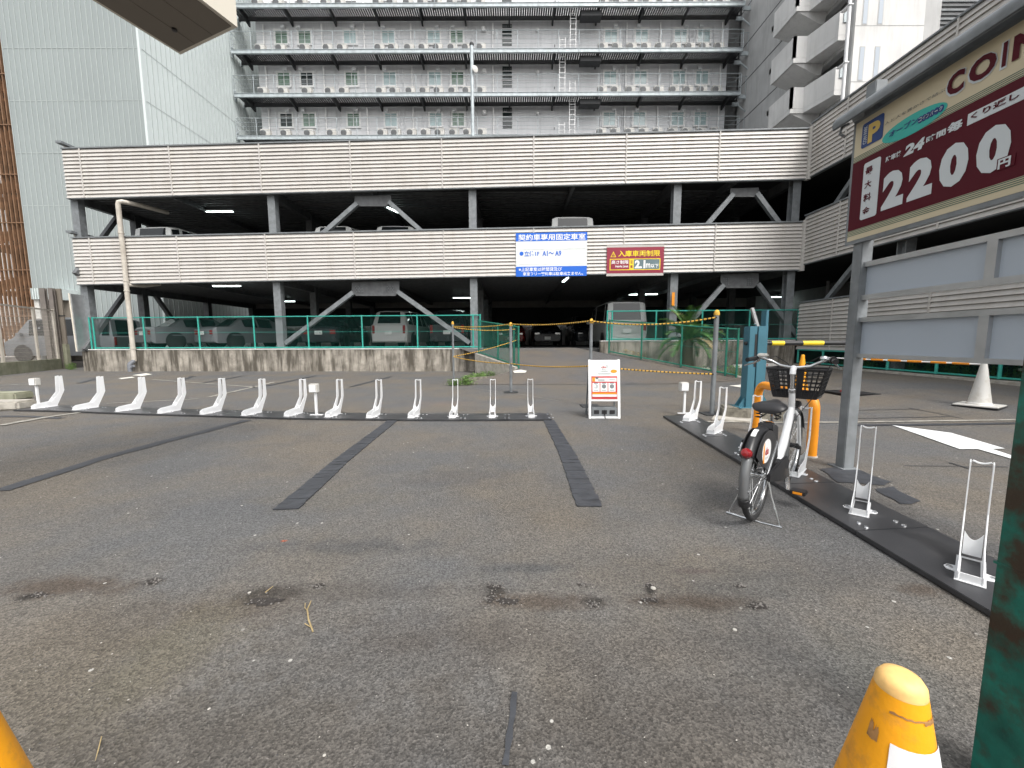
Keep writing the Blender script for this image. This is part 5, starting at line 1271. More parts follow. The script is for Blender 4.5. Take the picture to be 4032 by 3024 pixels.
def make_car(style, paint, label, loc, head, group='cars parked in the car park', sc=1.0, front_lights=True, plate=True, name='parked_car'):
    L, ST, rear, frontw, side = STY[style]
    t = thing(name, label, 'van' if style == 'van' else 'car', loc, head, group); t.scale = (sc, sc, sc)
    zb = .26; rows = []
    for x, w_, zbelt, zr, wr in ST:
        lo = zb + (.08 if x in (0, L) else 0)
        rows.append([(x, -w_ * .96, lo), (x, -w_, (lo + zbelt) / 2), (x, -w_ * .97, zbelt), (x, -wr, zr - .05 if zr - zbelt > .2 else zr - .01), (x, -wr * .8, zr), (x, 0, zr + .012), (x, wr * .8, zr), (x, wr, zr - .05 if zr - zbelt > .2 else zr - .01), (x, w_ * .97, zbelt), (x, w_, (lo + zbelt) / 2), (x, w_ * .96, lo)])
    mb = MB().grid(rows); n = len(rows[0]); m = len(rows)
    mb.f.append(tuple(range(n - 1, -1, -1))); mb.f.append(tuple((m - 1) * n + k for k in range(n)))
    for i in range(m - 1): mb.f.append((i * n, (i + 1) * n, (i + 1) * n + n - 1, i * n + n - 1))
    mb.build('body', M[paint], t, smooth=True, angle=32)
    off = lambda p, nn, d: tuple(Vector(p) + nn * d)
    def pane(nm, quad, shrink=.07, d=.012, mt='darkglass'):
        q = [Vector(p) for p in quad]; c = sum(q, Vector()) / 4; nn = (q[1] - q[0]).cross(q[3] - q[0]).normalized()
        if nn.dot(c - Vector((L / 2, 0, .9))) < 0: nn = -nn
        q = [c + (p - c) * (1 - shrink) + nn * d for p in q]
        MB().prism([p - nn * .012 for p in q], nn * .012).build(nm, M[mt], t)
    a, b = rear; pane('rear_window', [rows[a][4], rows[a][6], rows[b][6], rows[b][4]], .1)
    a, b = frontw; pane('windscreen', [rows[a][4], rows[a][6], rows[b][6], rows[b][4]], .06)
    for s_ in (0, 1):
        bi, ri = (2, 3) if s_ == 0 else (8, 7)
        for i in range(side[0], side[1]): pane('side_window', [rows[i][bi], rows[i + 1][bi], rows[i + 1][ri], rows[i][ri]], .12)
    wx = (.85, L - .95) if style != 'van' else (.8, L - .85)
    for x in wx:
        for s_ in (-1, 1):
            y = s_ * (ST[3][1] - .1)
            wl = MB().lathe([(.2, -.1), (.31, -.095), (.325, -.05), (.325, .05), (.31, .095), (.2, .1)], (x, y, .325), 26, (0, 1, 0)).build('wheel', M['rubber'], t, smooth=True)
            MB().lathe([(.0, .07), (.05, .075), (.06, .05), (.15, .06), (.2, .085), (.215, .1)], (x, y, .325), 22, (0, s_, 0), caps=False).build('rim', M['alu'], wl, smooth=True)
            MB().lathe([(.39, 0), (.385, .002), (0, .003)], (x, s_ * (ST[3][1] - .004), .36), 26, (0, s_, 0)).build('wheel_arch', M['black'], t)
    for s_ in (-1, 1):
        MB().box(-.015, .12, s_ * ST[0][1] * (.78 if style == 'sedan' else .9) - (.12 if style == 'sedan' else .06), s_ * ST[0][1] * (.78 if style == 'sedan' else .9) + (.12 if style == 'sedan' else .06), ST[0][2] - .22 if style == 'sedan' else ST[0][2] - .35, ST[0][2] - .04 if style == 'sedan' else ST[0][2] + .02).build('tail_lamp', M['redlens'], t, bevel=.01)
        MB().box(L - .16, L + .01 - .03, s_ * ST[-1][1] * .78 - .14, s_ * ST[-1][1] * .78 + .14, .6, .74).build('headlight', M['chrome'], t, bevel=.02)
        MB().box(ST[5][0] + .1, ST[5][0] + .3, s_ * (ST[5][1] + .1) - .08, s_ * (ST[5][1] + .1) + .08, ST[5][2] + .02, ST[5][2] + .17).build('mirror', M[paint], t, bevel=.02)
    MB().box(-.05, .1, -ST[0][1] * .95, ST[0][1] * .95, .3, .55).build('rear_bumper', M[paint], t, bevel=.03)
    MB().box(L - .1, L + .05, -ST[-1][1] * .95, ST[-1][1] * .95, .28, .55).build('front_bumper', M[paint], t, bevel=.03)
    MB().box(L - .03, L + .02, -.4, .4, .57, .68).build('grille', M['black'], t)
    if plate:
        MB().box(-.062, -.052, -.165, .165, .62, .785).build('licence_plate', M['plate'], t)
        MB().box(L + .051, L + .06, -.165, .165, .36, .525).build('licence_plate', M['plate'], t)
    return t
def park(style, paint, px, py, Y, head_deg, label, z, **k):
    p = atY(px, py, Y); return make_car(style, paint, label, (p.x, Y, z), math.radians(head_deg), **k)
p = atY(110, 1425, 16.6)
p = atY(110, 1425, 19.6)
van = make_car('van', 'car_silver', 'silver van parked behind the grid fence at the far left', (p.x + 4.1, 20.6, .27), math.radians(183), group='', sc=1.08, name='parked_van')
if 'group' in van: del van['group']
kind(MB().box(-40, w1.x - .1, w0.y + .3, 26, -.02, .26).build('raised_yard', M['asphalt_ramp']), 'structure')
park('sedan', 'car_silver', 560, 1300, 18.0, 62, 'silver saloon car behind the fence at the left end of the lower deck', FLOOR)
park('sedan', 'car_silver', 800, 1300, 18.0, 62, 'silver saloon car behind the fence, second from the left on the lower deck', FLOOR)
c3 = park('sedan', 'car_dark', 1255, 1300, 18.2, 90, 'dark saloon car with a white number plate behind the brace on the lower deck', FLOOR)
letters('lettering', '31-74', c3, M['galv_dark'], (-.063, 0, 0), (0, -1, 0), (0, 0, 1), -.12, .14, .635, .72, bold=.02, lift=.001)
park('minivan', 'car_white', 1530, 1290, 18.3, 84, 'pale minivan facing inwards in the middle of the lower deck', FLOOR, sc=.98)
park('minivan', 'car_dark', 1760, 1300, 18.6, 86, 'dark minivan beside the entrance column on the lower deck', FLOOR)
park('van', 'car_white', 2468, 1300, 17.0, 89, 'white high-roofed van just inside the entrance on the right', FLOOR)
park('sedan', 'car_dark', 2133, 1300, 27, 270, 'dark car facing out at the far end of the entrance aisle', FLOOR, sc=1.0)
park('sedan', 'car_red', 2010, 1300, 27.3, 270, 'dark red car at the far end of the deck left of the aisle', FLOOR)
park('minivan', 'car_dark', 2275, 1300, 27, 270, 'dark minivan facing out at the far end right of the aisle', FLOOR)
park('sedan', 'car_dark', 2780, 1300, 19.0, 75, 'dark car behind the palm on the lower deck', FLOOR)
ZU = (zb1[0] + zb1[1]) / 2 + .38
park('van', 'car_white', 590, 910, 17.2, 84, 'white van on the upper deck behind the downpipe', lz(zb1, -15) + .382, sc=1.05)
park('minivan', 'car_white', 1300, 910, 16.7, 88, 'pale minivan on the upper deck behind the left chevron brace', lz(zb1, -6) + .382, sc=1.08)
park('minivan', 'car_white', 1550, 910, 16.7, 92, 'pale minivan on the upper deck right of the left chevron brace', lz(zb1, -6) + .382, sc=1.08)
park('van', 'car_white', 2256, 900, 16.45, 90, 'white van on the upper deck above the blue notice board', lz(zb1, 2.3) + .382, sc=1.04)

# ---- fluorescent lamps under the decks
def flamp(px, py, z, ang, L, label):
    d = ray(px, py); p = CAM + d * ((z - EYE) / d.z); t = thing('fluorescent_lamp', label, 'lamp', (p.x, p.y, z), ang, 'fluorescent lamps under the decks')
    MB().box(-L / 2, L / 2, -.05, .05, .03, .09).build('housing', M['white'], t)
    for s_ in (-.022, .022): MB().tube([(-L / 2 + .03, s_, .012), (L / 2 - .03, s_, .012)], .016, 8).build('tube', M['lamp'], t, smooth=True)
    MB().box(-.02, .02, -.02, .02, .09, .45).build('hanger', M['galv_dark'], t)
    return t
zu, zl = zb2[0] - .02, zb1[0] - .02
for (px, py, z, ang, L, lb) in ((865, 835, zu, 0, 1.2, 'lit fluorescent lamp under the roof deck, left of the first column'), (1553, 831, zu, 1.2, 1.0, 'lit lamp half hidden behind the left upper brace'),
        (2230, 805, zu + .3, 1.62, 1.3, 'lit twin lamp under the roof deck above the white van'), (2916, 788, zu + .4, .9, 1.3, 'lit lamp behind the upper right gusset plate'),
        (893, 1128, zl, 0, 1.2, 'lit fluorescent lamp under the upper deck above the saloon cars'), (1125, 1188, zl, 0, 1.1, 'lit lamp just right of the second column on the lower deck'),
        (1825, 1174, zl + .05, 0, 1.2, 'lit lamp left of the entrance column'), (2226, 1104, zl + .15, 1.62, 1.2, 'lit twin lamp under the blue notice board'),
        (2505, 1161, zl + .15, 0, 1.2, 'lit lamp above the white van, left one of a pair'), (2547, 1160, zl + .15, 0, 1.2, 'lit lamp above the white van, right one of a pair'),
        (3063, 1171, zl + .2, 0, 1.2, 'lit lamp behind the lower right brace')):
    flamp(px, py, z, ang, L, lb)

# ---- street furniture on the right
p = atG(2950, 1650); ST_ = thing('stone_block', 'rough old stone block under the teal barrier machine', 'stone', (p.x + .1, p.y + .12, 0), -.35)
mb = MB()
poly = [(-.42, -.2), (-.1, -.26), (.38, -.2), (.46, .0), (.4, .22), (-.1, .26), (-.44, .16)]
mb.prism([(x, y, -.02) for x, y in poly], (0, 0, .19)); sb_ = mb.build('stone', M['stone'], ST_, bevel=.025)
pc = thing('stone_slab', 'pale worn concrete slab in front of the stone block', 'slab', (p.x - .25, p.y - .12, 0), -.4)
MB().prism([(x, y, 0) for x, y in ((-.35, -.12), (.35, -.2), (.42, .12), (-.3, .2))], (0, 0, .03)).build('slab', M['kerb'], pc, bevel=.01)
BM = thing('barrier_machine', 'teal steel barrier post with a yellow and black boom arm', 'barrier', (p.x + .1, p.y + .12, .17), -.05)
zt_ = atY(2965, 1284, p.y).z - .17; zt2_ = atY(3010, 1218, p.y).z - .17
MB().box(-.14, -.03, -.09, .09, 0, zt_).build('casing', M['teal'], BM, bevel=.004)
MB().box(-.02, .12, -.10, .10, 0, zt_).build('casing', M['teal'], BM, bevel=.004)
MB().box(.121, .16, -.02, .12, .2, zt2_).build('rear_post', M['teal'], BM, bevel=.004)
MB().box(-.029, -.021, -.05, .05, 0, zt_ - .02).build('slot', M['black'], BM)
MB().box(-.06, -.03, -.094, -.091, .62, zt_ - .12).build('slot', M['black'], BM)
MB().bar((-.10, -.03, zt_ + .27), (.0, -.03, zt_ - .01), .035, .05, up=(0, 1, 0)).build('arm_bracket', M['alu'], BM)
for z in (.06, .14, .22): MB().lathe([(.009, 0), (.007, .006), (0, .007)], (-.05 + z * -.1, -.056, zt_ + z - .02), 8, (0, -1, 0)).build('bolt', M['chrome'], BM)
for sx_ in (-1, 1):
    for sy_ in (-1, 1): MB().prism([(sx_ * .14, sy_ * .06, 0), (sx_ * .24, sy_ * .06, 0), (sx_ * .14, sy_ * .06, .17)], (0, .01, 0)).build('gusset', M['teal'], BM)
MB().box(-.26, .26, -.16, .16, -.006, .008).build('base_plate', M['teal'], BM)
za_ = atY(3000, 1352, p.y).z - .17
ab_ = atY(3360, 1351, p.y).x - p.x - .1
MB().tube([(-.17, -.02, za_), (.18, -.02, za_)], .028, 10).build('pivot', M['black'], BM, smooth=True)
bx_ = [.18, .22, .40, .67, .97, ab_ + .6]; cl = ['black', 'yellow', 'black', 'yellow', 'black']
for i in range(5): MB().tube([(bx_[i], -.02, za_), (bx_[i + 1], -.02, za_)], .035 if i else .03, 14).build('boom_section', M[cl[i]], BM, smooth=True)
# orange hoop
q1, q2 = atZ(2976, 1703, .0), atZ(3193, 1798, .0)
HP = thing('hoop_barrier', 'orange tubular hoop barrier set in the ground behind the bicycle', 'barrier', tuple(q1))
d = q2 - q1; hh = atY(3000, 1497, q1.y).z - .05; dn = d.normalized(); r_ = .15; pts = [Vector((0, 0, 0)), Vector((0, 0, hh - r_))]
for k in range(1, 7): a = PI / 2 * k / 6; pts.append(dn * (r_ - r_ * math.cos(a)) + Vector((0, 0, hh - r_ + r_ * math.sin(a))))
L_ = d.length
for k in range(0, 7): a = PI / 2 * k / 6; pts.append(dn * (L_ - r_ + r_ * math.sin(a)) + Vector((0, 0, hh - r_ + r_ * math.cos(a))))
pts.append(dn * L_)
MB().tube(pts, .048, 18).build('hoop', M['orange'], HP, smooth=True)
for c in (Vector(), d): MB().lathe([(.06, 0), (.056, .012), (.05, .014)], c, 18).build('collar', M['kerb'], HP)
# cones
def cone(loc, mt, label, h=.70, r0=.135, r1=.028, base=.19, basemt='black', worn=None, rz=0.3, seg=40):
    t = thing('traffic_cone', label, 'traffic cone', loc, rz, None)
    MB().lathe([(r0 + .02, .025), (r0 + .012, .05), (r0, .055), (r1 + .002, h - .025)], (0, 0, 0), seg, caps=False).build('cone_body', M[mt], t, smooth=True)
    MB().lathe([(r1 + .002, h - .0248), (r1 + .0005, h - .014), (r1 * .82, h - .005), (r1 * .5, h - .001), (0, h)], (0, 0, 0), seg).build('cone_tip', M[worn or mt], t, smooth=True)
    MB().box(-base, base, -base, base, 0, .025).build('base', M[basemt], t, bevel=.008)
    return t
def near(px, py, z): d = ray(px, py); return CAM + d * ((z - EYE) / d.z)
pR = near(3552, 2648, .70)
c = cone((pR.x, pR.y, 0), 'coneorange', 'large orange-yellow traffic cone at the lower right, close to the camera', worn='coneworn', r0=.15, r1=.029)
# reflective label on the near cone
rows = []
for k in range(9):
    a = math.radians(-142 + k * 12.5) - .3; row = []
    for zz_ in (.40, .612):
        f = (zz_ - .055) / (.675 - .055); r = .15 + (.031 - .15) * f + .0013; row.append((r * math.cos(a), r * math.sin(a), zz_))
    rows.append(row)
MB().grid(rows).build('label_film', M['white'], c, smooth=True)
M['scuff'] = mat('brown_scuff', (0.33, 0.17, 0.06), 0.7, var=.4, scale=60)
for z0_, a0_, a1_, hh_ in ((.652, -150, -45, .0045), (.648, -85, -50, .008), (.60, -178, -160, .03)):
    rows = []; rr_ = random.Random(int(z0_ * 1000))
    for k in range(15):
        a = math.radians(a0_ + (a1_ - a0_) * k / 14) - .3; jz = rr_.uniform(-.0012, .0012); hz2 = hh_ * rr_.uniform(.45, 1)
        rows.append([((.15 - .119 * (zz_ - .055) / .62 + .0009) * math.cos(a), (.15 - .119 * (zz_ - .055) / .62 + .0009) * math.sin(a), zz_) for zz_ in (z0_ + jz, z0_ + jz + hz2)])
    MB().grid(rows).build('scuff_mark', M['scuff'], c, smooth=True)
pL = near(-225, 2648, .70); cone((pL.x, pL.y, 0), 'coneorange', 'orange-yellow traffic cone cut off by the lower left corner', worn='coneworn', r0=.15, r1=.029)
pW = atG(3855, 1600); hW_ = atY(3872, 1418, pW.y).z - pW.z
wc_ = cone((pW.x, pW.y, pW.z + .012), 'offwhite', 'dirty white traffic cone holding the end of a striped bar', h=hW_, r0=.135, r1=.03, basemt='offwhite', base=.25, rz=.5)
MB().lathe([(.033, hW_ - .09), (.036, hW_ - .085), (.036, hW_ - .07), (.033, hW_ - .065)], (0, 0, 0), 20).build('ring', M['black'], wc_)
MB().box(-.005, .03, -.050, -.034, hW_ - .17, hW_ - .06).build('clip', M['black'], wc_)
MB().box(-.255, .255, -.255, .255, -.012, .004).build('base_edge', M['black'], wc_)
pO = atG(3150, 1560); hO = .70
cone((pO.x, pO.y, pO.z), 'coneorange', 'orange cone with a white band standing behind the bicycle basket', h=atY(3150, 1396, pO.y).z - pO.z, basemt='red', rz=.2)
pr_ = atG(3345, 1548); rcn = cone((pr_.x, pr_.y, pr_.z), 'red', 'small red cone on a black base half hidden behind the sign post', h=atY(3345, 1440, pr_.y).z - pr_.z, basemt='black', base=.34, rz=.1)
pr2 = atG(3010, 1520)
BRR = thing('cone_bar', 'white bar with yellow sleeves reaching from the sign post to the white cone', 'barrier bar', tuple(pW))
zc_ = atX(3855, 1434, pW.x - .02).z - pW.z; end = atY(3365, 1413, pW.y + 2.2)
A = Vector((0, 0, zc_)); B = Vector((end.x, end.y, end.z)) - pW
B = A + (B - A) * 1.35
MB().tube([A, B], .014, 10).build('bar', M['white'], BRR, smooth=True)
fr_ = [(3785, 48), (3697, 42), (3602, 38), (3523, 38), (3455, 36), (3388, 30)]
for px, w_ in fr_:
    # place each sleeve where the bar passes
    best = min(range(400), key=lambda k: abs((lambda P: 2016 + FPX * (P.dot(CX)) / (P.dot(_f)))(pW + A.lerp(B, k / 399) - CAM) - px))
    c_ = A.lerp(B, best / 399); dd = (B - A).normalized(); h_ = .12
    MB().tube([c_ - dd * h_, c_ + dd * h_], .02, 12).build('sleeve', M['orange'], BRR, smooth=True)
# wheel stops
for px0, px1, py, lb in ((2735, 2797, 1449, 'white concrete wheel stop behind the right ramp fence'), (2892, 2965, 1448, 'white concrete wheel stop left of the teal barrier machine'), (3010, 3070, 1448, 'white concrete wheel stop right of the teal barrier machine')):
    a, b = atY(px0, py, 14.2), atY(px1, py, 14.2); a.z = b.z = gz(a.x, a.y)
    t = thing('wheel_stop', lb, 'wheel stop', (a.x, a.y, gz(a.x, a.y)), 0, 'white wheel stops along the right wall')
    L_ = b.x - a.x; MB().prism([(0, 0, 0), (0, .16, 0), (0, .13, .11), (0, .03, .11)], (L_, 0, 0)).build('stop', M['offwhite'], t, bevel=.01)
    MB().box(.08, .12, .005, .03, .04, .08).build('reflector', M['red'], t)
# concrete kerb stones at the far left
a = atZ(60, 1621); t = thing('kerb_stone', 'weathered pale kerb stone at the left edge beside the lock box', 'kerb stone', (a.x - .40, a.y, 0), .12)
MB().prism([(-1.6, 0, 0), (.0, 0, 0), (.30, .1, 0), (.33, .42, 0), (.1, .5, 0), (-1.6, .5, 0)], (0, 0, .155)).build('stone', M['kerb'], t, bevel=.03)
a = atZ(0, 1590); t = thing('kerb_stone', 'second mossy kerb stone behind the first at the left edge', 'kerb stone', (a.x - 1.5, a.y + .1, 0), .1)
MB().box(0, 1.3, .2, .6, 0, .16).build('stone', M['conc_moss'], t, bevel=.03)
# rusty green column on the right
GC = thing('green_column', 'rusty dark green steel column close to the camera at the right edge', 'column', (1.0, .86, 0))
e_ = atZ(3802, 3024, .02); Yg = .93
gpx = atY(3945, 2000, Yg)
MB().box(0, .12, 0, .12, 0, 4.6).build('shaft', M['rustgreen'], GC, bevel=.006)
gpx = atY(3945, 2000, 1.0); GC.location = (gpx.x, .88, 0)
for z in (.62, 1.12): MB().box(-.002, .122, -.002, .122, z, z + .006).build('weld_seam', M['rustgreen'], GC)
# ---- the parked bicycle
rc = atZ(2971, 2042)
BK = thing('bicycle', 'white shared city bicycle with black basket parked in the right rack row', 'bicycle', (rc.x, rc.y, 0), math.radians(45))
WR, WB = .305, 1.06
M['tyre'] = mat('tyre_rubber', (0.02, 0.02, 0.021), 0.65, var=0.2, scale=20)
M['bikewhite'] = mat('white_frame_paint', (0.76, 0.77, 0.78), 0.25, var=0.02, coat=.5)
M['fender'] = mat('black_fender', (0.02, 0.02, 0.022), 0.35, var=0.1)
M['smoke'] = mat('silver_guard', (0.16, 0.165, 0.17), 0.22, 0.2, var=0.1)
M['saddle'] = mat('saddle_vinyl', (0.016, 0.016, 0.018), 0.38, var=0.15, scale=15, bump=.1, bscale=200)
def circ(c, r, n=48, a0=0, a1=360): return [Vector((c[0] + r * math.cos(math.radians(a0 + (a1 - a0) * k / n)), c[1], c[2] + r * math.sin(math.radians(a0 + (a1 - a0) * k / n)))) for k in range(n + (0 if a1 - a0 == 360 else 1))]
for cx in (0, WB):
    c = (cx, 0, WR)
    wh = MB().tube(circ(c, WR - .019), .019, 10, closed=True).build('wheel', M['tyre'], BK, smooth=True)
    MB().tube(circ(c, WR - .043), .012, 8, closed=True).build('rim', M['chrome'], wh, smooth=True)
    mb = MB()
    for k in range(32):
        a = 2 * PI * k / 32; s_ = 1 if k % 2 else -1; b_ = a + (.35 if (k // 2) % 2 else -.35)
        mb.tube([(cx + .022 * math.cos(b_), s_ * .03, WR + .022 * math.sin(b_)), (cx + (WR - .05) * math.cos(a), 0, WR + (WR - .05) * math.sin(a))], .0016, 4)
    kind(mb.build('spokes', M['chrome'], wh), 'stuff')
    MB().lathe([(.012, -.06), (.03, -.045), (.02, -.03), (.02, .03), (.03, .045), (.012, .06)], c, 16, (0, 1, 0)).build('hub', M['chrome'] if cx == 0 else M['black'], wh, smooth=True)
def fend(name, cx, a0, a1, mt, r=WR + .022, w_=.032, n=24, dp=.03):
    rows = []
    for k in range(n + 1):
        a = math.radians(a0 + (a1 - a0) * k / n); row = []
        for q in range(9):
            u = -1 + q / 4; rr = r - dp * (abs(u) ** 2.5); row.append((cx + rr * math.cos(a), u * w_, WR + rr * math.sin(a)))
        rows.append(row)
    o = MB().grid(rows).build(name, M[mt], BK, smooth=True)
    s_ = o.modifiers.new('thickness', 'SOLIDIFY'); s_.thickness = .003; return o
fend('rear_fender', 0, 30, 146, 'fender', dp=.045, w_=.04)
fend('clear_guard', 0, 146.5, 196, 'smoke', n=12, w_=.03)
fend('mud_flap', 0, 196.5, 206, 'black', n=4, w_=.036)
fend('front_fender', WB, 20, 190, 'smoke')
# reflective patch, rear lamp
MB().grid([[( (WR + .0245) * math.cos(math.radians(a)), y, WR + (WR + .0245 - .0 ) * math.sin(math.radians(a)) - abs(y) * .0) for y in (-.014, 0, .014)] for a in (104, 109, 114, 119)]).build('reflective_patch', M['whitesign'], BK)
al = math.radians(143); lc = Vector(((WR + .03) * math.cos(al), 0, WR + (WR + .03) * math.sin(al)))
MB().lathe([(.0, .042), (.02, .038), (.03, .02), (.032, 0), (.03, -.02)], lc + Vector((-.01, 0, 0)), 18, (-.85, 0, .25)).build('rear_lamp', M['redlens'], BK, smooth=True)
# dress guard with the printed mark
for s_ in (-1, 1):
    poly = [(0 + (WR + .0) * math.cos(math.radians(a)), s_ * .046, WR + (WR + .0) * math.sin(math.radians(a))) for a in range(24, 147, 8)] + [(-.12, s_ * .046, WR + .10), (.02, s_ * .046, WR + .045), (.16, s_ * .046, WR - .02)]
    g_ = MB().prism(poly, (0, s_ * .003, 0)).build('skirt_guard', M['fender'], BK)
    ptsq = [(-.02 + .105 * math.cos(2 * PI * k / 28), s_ * .0495, WR + .175 + .078 * math.sin(2 * PI * k / 28)) for k in range(28)]
    MB().prism(ptsq, (0, s_ * .001, 0)).build('printed_disc', M['white'], g_)
    if s_ < 0:
        letters('lettering', 'da', g_, M['red'], (-.105, -.0515, WR + .15), (1, 0, 0), (0, 0, 1), .045, .125, 0, .05, bold=.02, lift=.001)
        letters('lettering', 'ダイチャリ', g_, M['galv_dark'], (-.105, -.0515, WR + .15), (1, 0, 0), (0, 0, 1), .045, .13, -.028, -.012, bold=.0, lift=.001)
        MB().prism([(-.10, -.0503, WR + .11), (-.07, -.0503, WR + .10), (-.075, -.0503, WR + .24), (-.105, -.0503, WR + .21)], (0, -.001, 0)).build('orange_stripe', M['orange'], g_)
# frame
def tb(name, pts, r, mt='bikewhite', n=12, **k): return MB().tube(pts, r, n, **k).build(name, M[mt], BK, smooth=True)
tb('down_tube', [(.91, 0, .64), (.86, 0, .56), (.70, 0, .38), (.56, 0, .29), (.43, 0, .27)], [.022, .028, .031, .031, .03])
tb('seat_tube', [(.43, 0, .26), (.36, 0, .42), (.31, 0, .60)], .020)
tb('seat_post', [(.313, 0, .59), (.285, 0, .705)], .013, 'chrome')
tb('head_tube', [(.935, 0, .60), (.885, 0, .80)], .023)
tb('head_collar', [(.893, 0, .775), (.886, 0, .80)], .027, 'chrome')
tb('stem', [(.886, 0, .79), (.868, 0, .93)], .015, 'chrome')
tb('stem_clamp', [(.868, 0, .92), (.875, 0, .955), (.90, 0, .975)], .022, 'bikewhite')
for s_ in (-1, 1):
    tb('fork_blade', [(.936, s_ * .02, .62), (.95, s_ * .048, .57), (1.0, s_ * .05, .44), (WB, s_ * .05, WR)], .012)
    tb('chain_stay', [(.41, s_ * .02, .265), (.2, s_ * .05, .28), (0, s_ * .055, WR)], .011)
    tb('seat_stay', [(.33, s_ * .015, .53), (.25, s_ * .05, .48), (0, s_ * .055, WR)], .008, 'chrome')
    tb('stand_leg', [(.0, s_ * .062, WR - .01), (-.01, s_ * .09, .18), (-.03, s_ * .15, .012), (-.04, s_ * .16, .008), (-.04, s_ * .10, .007)], .006, 'chrome', 8)
tb('stand_foot', [(-.04, -.165, .007), (-.055, 0, .007), (-.04, .165, .007)], .006, 'chrome', 8)
tb('guard_stay', [(0, -.062, WR), (-.30, -.036, WR - .03), (-.31, 0, WR - .03), (-.30, .036, WR - .03), (0, .062, WR)], .003, 'chrome', 6)
# battery, chain case, cranks, pedals
bt = MB().prism([(.20, -.045, .33), (.33, -.045, .36), (.285, -.045, .60), (.13, -.045, .64), (.12, -.045, .60)], (0, .09, 0)).build('battery', M['black'], BK, bevel=.008)
MB().prism([(.14, -.03, .6435), (.25, -.03, .6145), (.25, .03, .6145), (.14, .03, .6435)], (0, 0, .002)).build('battery_label', M['galv_dark'], bt)
MB().prism([(.16, -.028, .641), (.235, -.028, .621), (.235, .008, .621), (.16, .008, .641)], (0, 0, .004)).build('orange_label', M['orange'], bt)
MB().prism([(-.03, -.062, .28), (.1, -.062, .25), (.42, -.062, .18), (.52, -.062, .22), (.53, -.062, .31), (.44, -.062, .36), (.1, -.062, .345), (-.03, -.062, .33)], (0, -.018, 0)).build('chain_case', M['black'], BK, bevel=.006)
MB().lathe([(.0, -.07), (.055, -.065), (.06, .0), (.055, .065), (0, .07)], (.43, 0, .27), 18, (0, 1, 0)).build('motor_hub', M['black'], BK, smooth=True)
cr = Vector((-.02, 0, -.15))
for s_, d_ in ((-1, cr), (1, -cr)):
    b0 = Vector((.43, s_ * .085, .27)); e0 = b0 + d_ + Vector((0, s_ * .02, 0))
    MB().bar(b0, e0, .014, .026, up=(0, 1, 0)).build('crank_arm', M['chrome'], BK, bevel=.003)
    pd = MB().box(e0.x - .045, e0.x + .045, min(e0.y + s_ * .015, e0.y + s_ * .11), max(e0.y + s_ * .015, e0.y + s_ * .11), e0.z - .013, e0.z + .013).build('pedal', M['black'], BK, bevel=.005)
    for q in (-1, 1): MB().box(e0.x + q * .045 - .003, e0.x + q * .045 + .003, min(e0.y + s_ * .035, e0.y + s_ * .09), max(e0.y + s_ * .035, e0.y + s_ * .09), e0.z - .008, e0.z + .008).build('reflector', M['orange'], pd)
# saddle
prof = [(.155, .075, .735, .02), (.17, .098, .75, .035), (.21, .108, .76, .045), (.27, .092, .762, .045), (.33, .052, .765, .04), (.39, .03, .77, .034), (.43, .022, .765, .028), (.445, .01, .755, .014)]
rows = []
for x, w_, z, h_ in prof:
    row = []
    for k in range(16):
        a = 2 * PI * k / 16; cy, sz = math.cos(a), math.sin(a)
        row.append((x, w_ * (abs(cy) ** .8) * (1 if cy > 0 else -1), z - .02 + (h_ * .6 if sz > 0 else h_ * .9) * sz))
    rows.append(row + [row[0]])
sd_ = MB().grid(rows); sd_.f.append(tuple(range(15, -1, -1))); sd_.f.append(tuple(7 * 17 + k for k in range(16)))
sd_ = sd_.build('saddle', M['saddle'], BK, smooth=True, angle=60)
for s_ in (-1, 1):
    hx_ = [(.19 + .02 * math.cos(k * .9), s_ * .055 + .02 * math.sin(k * .9), .655 + .0035 * k) for k in range(20)]
    MB().tube(hx_, .0045, 5).build('saddle_spring', M['black'], sd_, smooth=True)
    MB().tube([(.19, s_ * .05, .655), (.28, s_ * .02, .69), (.40, 0, .735)], .004, 5).build('saddle_rail', M['black'], sd_, smooth=True)
MB().box(.255, .31, -.03, .03, .68, .715).build('saddle_clamp', M['black'], sd_)
# handlebar
for s_ in (-1, 1):
    tb('handlebar', [(.90, 0, .975), (.905, s_ * .03, .975), (.935, s_ * .10, .985), (.94, s_ * .165, 1.02), (.90, s_ * .225, 1.045), (.83, s_ * .255, 1.045)], .0115, 'chrome', 12)
    tb('grip', [(.84, s_ * .252, 1.045), (.70, s_ * .285, 1.035)], [.017, .018], 'black', 14)
    tb('brake_lever', [(.87, s_ * .235, 1.03), (.86, s_ * .275, 1.005), (.76, s_ * .305, .99), (.73, s_ * .312, .985)], [.009, .006, .005, .006], 'chrome', 8)
    tb('brake_cable', [(.89, s_ * .22, 1.03), (.99, s_ * .15, 1.06), (1.0, s_ * .06, 1.0), (.96, s_ * .02, .86), (.95, s_ * .015, .7)], .0032, 'black', 6)
MB().box(.80, .88, .175, .245, 1.055, 1.085).build('assist_switch', M['offwhite'], BK, bevel=.01)
MB().lathe([(.028, 0), (.028, .012), (.02, .024), (0, .028)], (.90, -.19, 1.045), 16).build('bell', M['chrome'], BK, smooth=True)
tb('shifter', [(.845, -.25, 1.045), (.80, -.262, 1.042)], .026, 'black', 14)
tb('shift_cable', [(.84, -.25, 1.03), (.95, -.2, .93), (.97, -.12, .72), (.86, -.03, .55), (.6, -.02, .3)], .0032, 'black', 6)
